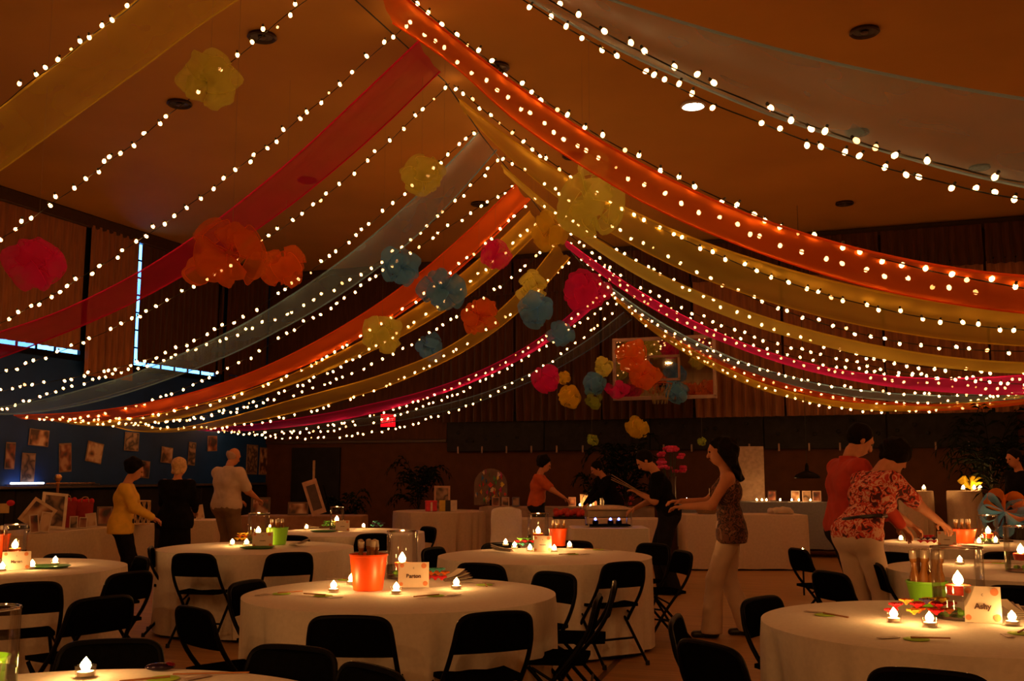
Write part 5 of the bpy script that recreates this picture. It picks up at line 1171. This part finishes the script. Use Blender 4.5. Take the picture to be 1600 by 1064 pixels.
def frame(label, p, rz, w, h, tilt=.25, roll=0.0, k=0, border=(.62, .5, .4), name='picture_frame', group='small framed pictures'):
    t = thing(name, label, 'picture', p, rz, group)
    hold = MB()
    R = Matrix.Rotation(-tilt, 3, 'X') @ Matrix.Rotation(roll, 3, 'Y'); lift = abs(w / 2 * math.sin(roll)) if roll else 0
    def slab_(x0, x1, z0, z1, y0, y1):
        m = MB(); vs = [R @ Vector((x, y, z)) + Vector((0, 0, lift)) for x in (x0, x1) for y in (y0, y1) for z in (z0, z1)]
        return m.add(vs, [(0, 1, 3, 2), (4, 6, 7, 5), (0, 4, 5, 1), (2, 3, 7, 6), (0, 2, 6, 4), (1, 5, 7, 3)])
    bw = min(w, h) * .12
    mm = mat('frame_%.2f_%.2f_%.2f' % border, border, .6)
    for a in ((-w / 2, w / 2, 0, bw), (-w / 2, w / 2, h - bw, h), (-w / 2, -w / 2 + bw, bw, h - bw), (w / 2 - bw, w / 2, bw, h - bw)): slab_(*a, -.008, .012).build('frame_bar', mm, t, False)
    slab_(-w / 2 + bw, w / 2 - bw, bw, h - bw, -.003, .006).build('picture', print_mat(k % 3, 50 + k), t, False)
    MB().tube([tuple(R @ Vector((0, .01, h * .7)) + Vector((0, 0, lift))), (0, h * .45, .003)], .005, 5).build('prop', m_blackmetal, t)
    return t
TA = lambda px, d, z=.755: Vector((gp(px, d).x, gp(px, d).y, z))
frame('white photo board with dark pictures leaning on the long display table', TA(92, 12.85), toward(TA(92, 12.8), .25), .30, .46, .3, .12, 2, (.72, .6, .45))
frame('tilted square photo board left of the big white board', TA(56, 12.3), toward(TA(60, 12.4)), .30, .32, .3, .6, 1, (.6, .42, .28))
frame('small framed card at the left end of the long display table', TA(66, 12.2), toward(TA(66, 12)), .10, .22, .25, -.1, 0)
frame('small framed card before the big white board', TA(79, 12.3), toward(TA(79, 12)), .12, .24, .25, .15, 1)
frame('small upright card under the red bags', TA(125, 13.2), toward(TA(125, 13)), .10, .16, .2, 0, 2)
frame('rounded white ornament card under the red bags', TA(139, 13.3), toward(TA(139, 13)), .10, .14, .2, .05, 0)
frame('tilted card right of the red bags', TA(153, 13.5), toward(TA(153, 13)), .13, .18, .2, -.12, 1)
frame('dim dark photo behind the yellow-jacket woman', TA(172, 14.0), toward(TA(172, 14)), .20, .26, .25, 0, 0, (.18, .12, .1))
frame('photo standing left on the short table', Vector((pB.x - .12, pB.y - .1, .735)), toward(pB), .13, .2, .2, -.1, 0); frame('photo standing right on the short table', Vector((pB.x + .1, pB.y - .1, .735)), toward(pB), .13, .22, .2, -.18, 1)
def gift_bag(label, p, w, h, m, rz, bow=None):
    t = thing('gift_bag', label, 'bag', p, rz, 'gift bags')
    G = MB(); x, y = w / 2, w * .22
    for dx0, dx1 in ((1, 1.06),):
        vs = [(-x, -y, 0), (x, -y, 0), (x, y, 0), (-x, y, 0), (-x * 1.06, -y * 1.1, h), (x * 1.06, -y * 1.1, h), (x * 1.06, y * 1.1, h), (-x * 1.06, y * 1.1, h)]
        G.add(vs, [(3, 2, 1, 0), (0, 1, 5, 4), (1, 2, 6, 5), (2, 3, 7, 6), (3, 0, 4, 7)])
    G.build('bag', m, t, False)
    for s in (-1, 1): MB().tube(curve_pts([(-x * .45, s * y, h), (-x * .3, s * y, h + w * .3), (x * .3, s * y, h + w * .3), (x * .45, s * y, h)], 12), .005, 5).build('handle', mat('cord', (.5, .3, .15), .8), t)
    f = MB()
    for k in range(6): f.ball((x * (k / 2.5 - 1) * .8, 0, h + .01 * (k % 2)), (.035, .03, .04), 7, 5)
    f.build('tissue', mat('red_tissue', (.6, .02, .02), .8), t)
m_redbag = mat('red_bag', (.35, .02, .015), .7, var=.2)
gift_bag('dark red gift bag behind the big white board', TA(112, 13.55), .24, .34, m_redbag, toward(TA(112, 13))); gift_bag('red gift bag right of the metal post', TA(141, 13.8), .20, .32, m_redbag, toward(TA(140, 13)))
ps = TA(130, 13.75, 0); t = thing('brass_post', 'brass ball-topped post behind the long display table', 'post', Vector((ps.x - .55, ps.y + .2, 0))); br_m = mat('brass', (.6, .35, .14), .25, .9)
MB().lathe([(.14, 0), (.15, .015), (.05, .03), (.022, .05), (.02, 1.30), (.035, 1.32), (.02, 1.34), (.045, 1.37), (.05, 1.40), (.035, 1.435), (.004, 1.445)], 18).build('post', br_m, t)
wb = TA(17, 11.9); t = thing('pinned_card', 'small square card with a red bow at the left edge', 'card', wb, toward(wb)); MB().rbox((0, 0, .30), (.10, .01, .11), .003).build('card', mat('ochre_card', (.6, .4, .15), .7), t); MB().tube([(0, .02, 0), (0, .01, .3)], .006, 6).build('stick', m_blackmetal, t); MB().ball((.06, 0, .36), (.045, .025, .035), 8, 6).build('bow', mat('red_bow', (.7, .02, .05), .7), t)
gb = TA(228, 14.35); t = thing('lattice_basket', 'cream lattice basket on the display table end', 'basket', gb, 0, None)
lm = mat('cane', (.6, .42, .22), .7)
for k in range(10):
    a = k * math.pi / 5
    for s in (1, -1): MB().tube([(.12 * math.cos(a + s * u * .8), .12 * math.sin(a + s * u * .8), .32 * u) for u in (0, .25, .5, .75, 1)], .006, 5).build('cane', lm, t)
for z in (.004, .16, .32): MB().tube([(.12 * math.cos(a), .12 * math.sin(a), z) for a in [2 * math.pi * q / 20 for q in range(21)]], .008, 5).build('hoop', lm, t)
MB().lathe([(.004, .002), (.118, .002), (.118, .01), (.004, .01)], 20, cap=False).build('base', lm, t)
# dim corner: easel sign, frames and crates
es = gp(503, 17.0); t = thing('easel_sign', 'pale framed sign leaning on an easel in the dim corner', 'sign', (es.x, es.y, .77), toward(es))
def leanboard(t, w, h, roll, tilt, m1, m2):
    R = Matrix.Rotation(-tilt, 3, 'X') @ Matrix.Rotation(roll, 3, 'Y')
    for (a, b, y0, y1, mm, n_) in ((w, h, -.01, .01, m1, 'board'), (w * .62, h * .72, -.016, -.010, m2, 'picture')):
        vs = [R @ Vector((x, y, z + h / 2)) for x in (-a / 2, a / 2) for y in (y0, y1) for z in (-b / 2, b / 2)]
        MB().add([v + Vector((0, 0, .02)) for v in vs], [(0, 1, 3, 2), (4, 6, 7, 5), (0, 4, 5, 1), (2, 3, 7, 6), (0, 2, 6, 4), (1, 5, 7, 3)]).build(n_, mm, t, False)
leanboard(t, .24, .58, -.32, .12, mat('sign_card', (.45, .28, .2), .7), mat('sign_print', (.08, .05, .05), .7))
MB().tube([(-.05, .3, 0), (-.1, .06, .5)], .012, 6).build('easel_leg', m_blackmetal, t); MB().tube([(.2, .25, 0), (.05, .06, .5)], .012, 6).build('easel_leg', m_blackmetal, t)
frame('dark framed plaque right of the shirted man', Vector((gp(412, 17.5).x, gp(412, 17.5).y, .755)), toward(pC), .32, .30, .15, 0, 3, (.09, .06, .05)); frame('low dark framed plaque left of the easel sign', Vector((gp(470, 17.5).x, gp(470, 17.5).y, .755)), toward(pC), .34, .22, .15, 0, 4, (.14, .08, .06))
# gifts on the far round table
def box_item(label, p, rz, w, d, h, m, cat='box', name='gift_box', lid=None, group='gifts on the far round table'):
    t = thing(name, label, cat, p, rz, group); MB().rbox((0, 0, h / 2), (w, d, h), .006).build('body', m, t, False)
    MB().rbox((0, 0, h + .008), (w * 1.06, d * 1.06, .03), .006).build('lid', lid or m, t, False); MB().box((0, 0, h / 2), (w * .18, d * 1.02, h * 1.01)).build('ribbon', mat('gift_ribbon', (.75, .6, .5), .6), t, False)
DZ = .768
def gd(px, d): return Vector((gp(px, d).x, gp(px, d).y, DZ))
box_item('red gift box on the far round table', gd(675, 19.0), TH + .2, .20, .16, .17, mat('gift_red', (.65, .03, .06), .6))
for k, (px, c, l) in enumerate(((693, (.65, .45, .06), 'yellow-covered book on the far round table'), (702, (.03, .03, .04), 'black-covered book on the far round table'), (710, (.6, .5, .42), 'pale book on the far round table'))):
    t = thing('book', l, 'book', gd(px, 18.95), toward(gd(px, 19), .15), 'books on the far round table'); cm = mat('cover%d' % k, c, .6)
    MB().rbox((0, -.012, .10), (.12, .004, .20), .001).build('cover', cm, t, False); MB().rbox((0, .012, .10), (.12, .004, .20), .001).build('cover', cm, t, False); MB().box((0, 0, .10), (.112, .02, .19)).build('pages', m_paper, t, False)
frame('tall picture board behind the books', gd(692, 19.3), toward(gd(692, 19)), .30, .46, .15, 0, 5, (.5, .3, .2))
cb = gd(767, 20.0); t = thing('collage_board', 'domed board covered in bright paper flowers by the far wall', 'board', (cb.x, cb.y, .85), toward(cb))
outl = [(-.32, 0)] + [(-.32 * math.cos(a) , .38 + .32 * math.sin(a)) for a in [math.pi * q / 14 for q in range(15)]] + [(.32, 0)]
m = MB(); n_ = len(outl); m.add([(x, -.01, z) for x, z in outl] + [(x, .015, z) for x, z in outl], [tuple(range(n_)), tuple(range(2 * n_ - 1, n_ - 1, -1))] + [(i, (i + 1) % n_, (i + 1) % n_ + n_, i + n_) for i in range(n_)]); m.build('board', mat('collage_back', (.18, .12, .1), .8), t, False)
MB().tube([(-.2, .25, -.84), (-.1, .03, .3)], .014, 6).build('leg', m_blackmetal, t); MB().tube([(.2, .25, -.84), (.1, .03, .3)], .014, 6).build('leg', m_blackmetal, t); MB().tube([(0, -.2, -.84), (0, -.012, .1)], .014, 6).build('leg', m_blackmetal, t)
cc_ = [(.7, .05, .04), (.8, .4, .05), (.05, .2, .5), (.75, .6, .5), (.6, .05, .25), (.1, .35, .15), (.85, .65, .1)]
for k in range(46):
    x = random.uniform(-.28, .28); z = random.uniform(.04, .38 + math.sqrt(max(0, .28 ** 2 - x * x)))
    MB().lathe([(.001, .012), (.03, .004), (.045, .010), (.047, .006), (.001, .0)], 8, cap=False, fn=lambda r, z_, a: r * (1 + .2 * math.cos(4 * a))).build('paper_flower', mat('pf%d' % (k % 7), cc_[k % 7], .7), t)
    o = t.children[-1]; o.location = (x, -.011, z); o.rotation_euler = (math.pi / 2, 0, k)
# far long table: small frames, boxes, flowers
EZ = .848
def ge(px, d=19.25): return Vector((gp(px, d).x, gp(px, d).y, EZ))
for k, (px, l) in enumerate(((775, 'small frame leftmost on the servers\' far table'), (790, 'small frame second from left on the servers\' far table'), (806, 'small bluish frame on the servers\' far table'), (893, 'small frame right of the rust-shirted server'))): frame(l, ge(px), toward(ge(px)), .14, .17, .15, 0, 6 + k, [(.4, .25, .18), (.5, .36, .28), (.12, .12, .2), (.35, .2, .15)][k])
for k, (px, w, h, c, l) in enumerate(((911, .14, .20, (.5, .35, .22), 'cream box beside the far tealights'), (926, .13, .15, (.4, .2, .15), 'brown box beside the far tealights'))): box_item(l, ge(px, 19.3), toward(ge(px)), w, .1, h, mat('bx%d' % k, c, .7), group='boxes on the servers\' far table')
pcan = ge(939, 19.1); t = thing('pillar_candle', 'short white pillar candle behind the chafing dish', 'candle', pcan); MB().lathe([(.05, 0), (.055, .01), (.035, .03), (.035, .15), (.03, .155), (.004, .15)], 16).build('wax', m_wax, t); MB().tube([(0, 0, .15), (0, 0, .165)], .002, 4).build('wick', m_wick, t)
def bouquet(label, p, cols, R, H_, n=26, seed=0, stem=True):
    rnd = random.Random(seed); t = thing('flower_arrangement', label, 'flowers', p, 0, 'flower arrangements')
    MB().lathe([(.004, 0), (.06, 0), (.075, .05), (.06, H_ * .5), (.07, H_ * .55), (.06, H_ * .55), (.004, .02)], 18, cap=False).build('vase', mat('dark_vase', (.04, .02, .02), .3), t)
    for k in range(n):
        a = rnd.uniform(0, 6.28); el = rnd.uniform(-.7, 1.5); q = Vector((R * math.cos(a) * math.cos(el), R * math.sin(a) * math.cos(el), H_ * .6 + R * .5 + R * math.sin(el) * 1.15)); f = MB()
        for i in range(6):
            w = i * math.pi / 3 + k; f.ball(q + Vector((math.cos(w), math.sin(w), .15)) * R * .16, (R * .15, R * .15, R * .14), 6, 4)
        f.ball(q + Vector((0, 0, R * .06)), R * .08, 6, 4); f.build('blossom', mat('bq_%.2f_%.2f' % cols[k % len(cols)][:2], cols[k % len(cols)], .7), t)
        if k % 3 == 0: MB().tube([(0, 0, H_ * .4), q * .7 + Vector((0, 0, H_ * .1)), q], .006, 5).build('stem', mat('stem_green', (.03, .06, .02), .7), t)
    return t
bouquet('crimson flower arrangement behind the chafing dish', ge(968, 19.2), [(.45, .02, .08), (.6, .05, .03), (.12, .02, .06)], .20, .14, 30, 1)
pk = gp(1048, 17.6); t = bouquet('magenta flowers behind the man in black', Vector((pk.x, pk.y, 0)), [(.6, .02, .12), (.7, .05, .2)], .22, 2.55, 30, 2)
# buffet: chafing dish, red platter, covered chair
cf = thing('chafing_dish', 'silver chafing dish with small blue burner flames', 'chafing dish', (pF.x, pF.y, .757), TH + .06)
st = mat('steel', (.48, .40, .30), .28, .9, var=.1)
MB().rbox((0, 0, .17), (.58, .36, .10), .012).build('water_pan', st, cf); MB().rbox((0, 0, .225), (.62, .40, .02), .006).build('rim', st, cf)
G = [[(x, y, .235 + .045 * math.sin(math.pi * (i / 8)) ** .5 * math.sin(math.pi * (j / 6)) ** .5) for j, y in enumerate([-.19 + .38 * q / 6 for q in range(7)])] for i, x in enumerate([-.30 + .6 * q / 8 for q in range(9)])]
MB().slab(G, .006).build('foil_lid', mat('foil', (.62, .52, .38), .3, .7, bump=.5, scale=30), cf)
for sx in (-1, 1):
    for sy in (-1, 1): MB().tube([(sx * .28, sy * .17, 0), (sx * .28, sy * .17, .22)], .010, 6).build('leg', st, cf)
MB().rbox((0, 0, .02), (.56, .3, .02), .005).build('stand_shelf', m_blackmetal, cf)
for x in (-.18, .02, .13):
    b = MB().lathe([(.035, 0), (.04, .005), (.04, .05), (.02, .055), (.004, .052)], 14, (x, -.08, .03)).build('burner', m_blackmetal, cf)
    MB().lathe([(.001, 0), (.018, .008), (.014, .02), (.001, .034)], 8, (x, -.08, .085)).build('blue_flame', emis('blue_flame', (.12, .18, 1.0), 14), b)
rp_ = Vector((gp(888, 16.2).x, gp(888, 16.2).y, .757)); t = thing('platter', 'dark platter heaped with red food on the buffet', 'platter', rp_, TH); MB().rbox((0, 0, .015), (.52, .3, .03), .01).build('tray', m_dark, t)
for k in range(16): MB().ball((-.2 + .4 * (k % 8) / 7, -.07 + .14 * (k // 8), .07 + .02 * (k % 3)), (.05, .06, .05), 8, 6).build('piece', mat('red_food', (.5, .03, .015), .5, var=.3), t)
cv = gp(795, 14.6); t = thing('covered_chair', 'chair under a pale cloth cover before the buffet', 'chair', cv, TH + .15)
F = Field(.02, .06)
for x in (-.17, -.085, 0, .085, .17): F.cap((x, .21, .1), (x, .23, .90 + .03 * math.cos(x * 8)), .07, .05)
for x in (-.17, -.085, 0, .085, .17):
    for y in (-.18, -.08, .02, .12): F.cap((x, y, .08), (x, y, .44), .075, .06)
F.clip((0, 0, .02), (0, 0, -1)); link('cover', F.mesh('cover', m_linen, (.010, 22)), t)
# man's sheaf of papers
sh_ = at(980, 755, 12.58); t = thing('folded_papers', 'long pale folded papers held by the man in black', 'papers', sh_, TH)
for k, dz in ((0, 0), (1, -.035), (2, -.06)): MB().slab([[(-.19 + .40 * u, .02 * w + .02 * k, .105 - .24 * u + dz * (1 - u)) for w in (-1, 1)] for u in (0, .5, 1)], .006).build('sheet', mat('tan_paper', (.42, .28, .16), .7), t)
# right far wall: poster, frames, hanging lamp, tulle centrepiece, basket, cloth bundle
po = gp(1171, 19.0); t = thing('tall_poster', 'tall pale notice board standing behind the blue-grey table', 'poster', Vector((po.x, po.y, .0)), toward(po))
MB().rbox((0, 0, 1.45), (.46, .03, 1.0), .006).build('board', mat('poster_paper', (.34, .24, .18), .8, var=.2, scale=14), t, False); MB().tube([(-.15, .03, 0), (-.15, .03, 1.4)], .014, 6).build('leg', m_blackmetal, t); MB().tube([(.15, .03, 0), (.15, .03, 1.4)], .014, 6).build('leg', m_blackmetal, t)
for k, (px, l) in enumerate(((1202, 'dark framed photo on the blue-grey table beside the tall poster'), (1238, 'small pale frame in the middle of the blue-grey table'), (1255, 'framed photo with white mount on the blue-grey table'), (1271, 'framed photo rightmost on the blue-grey table'))):
    p = gp(px, 18.75 - (px - 1195) * .0035); frame(l, Vector((p.x, p.y, .955)), toward(p), .15, .19, .15, 0, 12 + k, [(.06, .03, .03), (.4, .36, .36), (.5, .36, .3), (.42, .3, .26)][k])
hl = at(1261, 742, 17.6); t = thing('hanging_lamp', 'black wide-brimmed hanging lamp near the far wall', 'lamp', hl)
MB().lathe([(.20, -.06), (.22, -.045), (.19, .0), (.10, .045), (.035, .07), (.03, .16), (.012, .2)], 24, cap=False).build('shade', m_blackmetal, t); MB().tube([(0, 0, .19), (0, 0, H - hl.z)], .004, 4).build('cord', m_wire, t); MB().ball((0, 0, -.02), .04, 10, 8).build('bulb', mat('dead_bulb', (.3, .25, .2), .3), t)
bk = Vector((gp(1100, 16.0).x, gp(1100, 16.0).y, .838)); t = thing('bread_basket', 'shallow wicker basket on the cream table', 'basket', bk); MB().lathe([(.004, 0), (.13, 0), (.18, .07), (.185, .075), (.175, .075), (.125, .01), (.004, .01)], 24, cap=False).build('basket', mat('wicker', (.3, .18, .08), .8, bump=.5, scale=60), t)
for k in range(6): MB().ball((.08 * math.cos(k), .08 * math.sin(k), .05), (.05, .035, .03), 8, 6).build('roll', mat('bread', (.5, .28, .1), .8), t)
bd = Vector((gp(1214, 16.0).x, gp(1214, 16.0).y, .838)); t = thing('cloth_bundle', 'bundled cloth lying on the right corner of the cream table', 'cloth', bd); F = Field(.015, .05); F.cap((-.15, 0, .04), (.12, .05, .04), .05).cap((-.05, -.08, .04), (.1, -.02, .05), .05).cap((.02, .06, .05), (.15, .0, .03), .045); F.clip((0, 0, 0), (0, 0, -1)); link('bundle', F.mesh('bundle', m_linen2, (.012, 40)), t)
cp = pl(*TB['T8'], 0); p8 = onz(1572, 846, TZ + .004); t = thing('tulle_centrepiece', 'orange and teal tulle bow centrepiece on the farthest right table', 'centrepiece', p8)
MB().lathe([(.004, 0), (.07, 0), (.07, .01), (.012, .02), (.010, .26), (.004, .26)], 16, cap=False).build('stand', m_blackmetal, t)
for k in range(9):
    a = k * 2.4; c = 'o' if k % 3 == 0 else 'b'; dr_ = Vector((CT * math.cos(a) - ST * .3, ST * math.cos(a) + .3 * CT, .6 * math.sin(a))).normalized(); s1 = dr_.cross(Vector((.2, -.9, .3))).normalized(); s2 = dr_.cross(s1); P = []
    for u in range(13):
        g = u / 12; e = math.sin(math.pi * g); P.append([Vector((0, 0, .30)) + dr_ * (.24 * e) + s1 * (.09 * math.sin(2 * math.pi * g)) + s2 * ((j / 5 - .5) * .22 * (.2 + .8 * e)) + s1 * (.02 * math.sin(7 * j + k)) * e for j in range(6)])
    MB().grid(P).build('loop', M['pom_' + c], t)
ab = Vector((gp(1510, 17.1).x, gp(1510, 17.1).y, 1.175)); t = thing('amber_bow', 'glowing amber tulle bow on the right cocktail table', 'decoration', ab)
for k in range(6):
    a = k * 1.05; dr_ = Vector((math.cos(a) * .7, math.sin(a) * .7, .8)).normalized(); s1 = dr_.cross(Vector((.3, .2, -1))).normalized(); s2 = dr_.cross(s1); P = []
    for u in range(13):
        g = u / 12; e = math.sin(math.pi * g); P.append([Vector((0, 0, .02)) + dr_ * (.24 * e) + s1 * (.05 * math.sin(2 * math.pi * g)) + s2 * ((j / 5 - .5) * .13 * (.2 + .8 * e)) for j in range(6)])
    MB().grid(P).build('loop', M['pom_a'], t)
# potted plants
def palm(label, p, h, n, spread, seed, m, leaf=.26, pot=.18):
    rnd = random.Random(seed); t = thing('potted_palm', label, 'plant', p, rnd.uniform(0, 6), 'potted plants')
    MB().lathe([(.004, 0), (pot * .75, 0), (pot, .30), (pot * 1.06, .30), (pot * 1.06, .34), (pot * .95, .34), (.004, .31)], 20, cap=False).build('pot', mat('dark_pot', (.03, .015, .01), .5), t)
    MB().tube([(0, 0, .3), (.02, .01, h * .45), (.01, .02, h * .62)], [.03, .025, .018], 8).build('trunk', mat('bark', (.04, .025, .015), .9), t)
    for k in range(n):
        a = k * 2.399 + rnd.uniform(-.3, .3); z0 = h * rnd.uniform(.35, .62); L = spread * rnd.uniform(.7, 1.1); rise = rnd.uniform(.15, .45) * h
        P = [Vector((math.cos(a) * L * u, math.sin(a) * L * u, z0 + rise * math.sin(u * 2.0) * 1.1 - .25 * h * u * u * .5)) for u in [q / 9 for q in range(10)]]
        f = MB(); f.tube(P, .006, 4)
        for q in range(2, 10):
            d = (P[q] - P[q - 1]).normalized(); s = d.cross(Vector((0, 0, 1))).normalized()
            for sg in (1, -1):
                ll = leaf * (1 - .05 * q) * rnd.uniform(.8, 1.15); e = P[q] + s * sg * ll * .75 + d * ll * .55 - Vector((0, 0, ll * rnd.uniform(.1, .5)))
                mid_ = P[q].lerp(e, .5) + Vector((0, 0, .03)); w_ = d * .028
                f.add([P[q], mid_ - w_, e, mid_ + w_], [(0, 1, 2, 3)])
        f.build('frond', m, t)
m_leaf = mat('dark_leaf', (.006, .010, .005), .8, var=.3, spec=.05)
palm('dark leafy plant behind the gift table by the far wall', Vector((gp(655, 20.2).x, gp(655, 20.2).y, 0)), 1.85, 22, .62, 1, m_leaf)
palm('tall dark palm behind the buffet below the hanging poms', Vector((gp(975, 18.6).x, gp(975, 18.6).y, 0)), 2.15, 34, .75, 2, m_leaf, .30)
palm('tall dark palm at the right edge by the far wall', Vector((gp(1545, 16.9).x, gp(1545, 16.9).y, 0)), 2.6, 34, .9, 3, m_leaf, .34)
palm('low dark plant on the left of the dim corner', Vector((gp(545, 18.6).x, gp(545, 18.6).y, 0)), 1.2, 16, .4, 4, m_leaf, .2)
palm('small dark plant at the servers\' end of the far table', Vector((gp(930, 19.6).x, gp(930, 19.6).y, 0)), 1.55, 20, .45, 5, m_leaf, .22, .13)
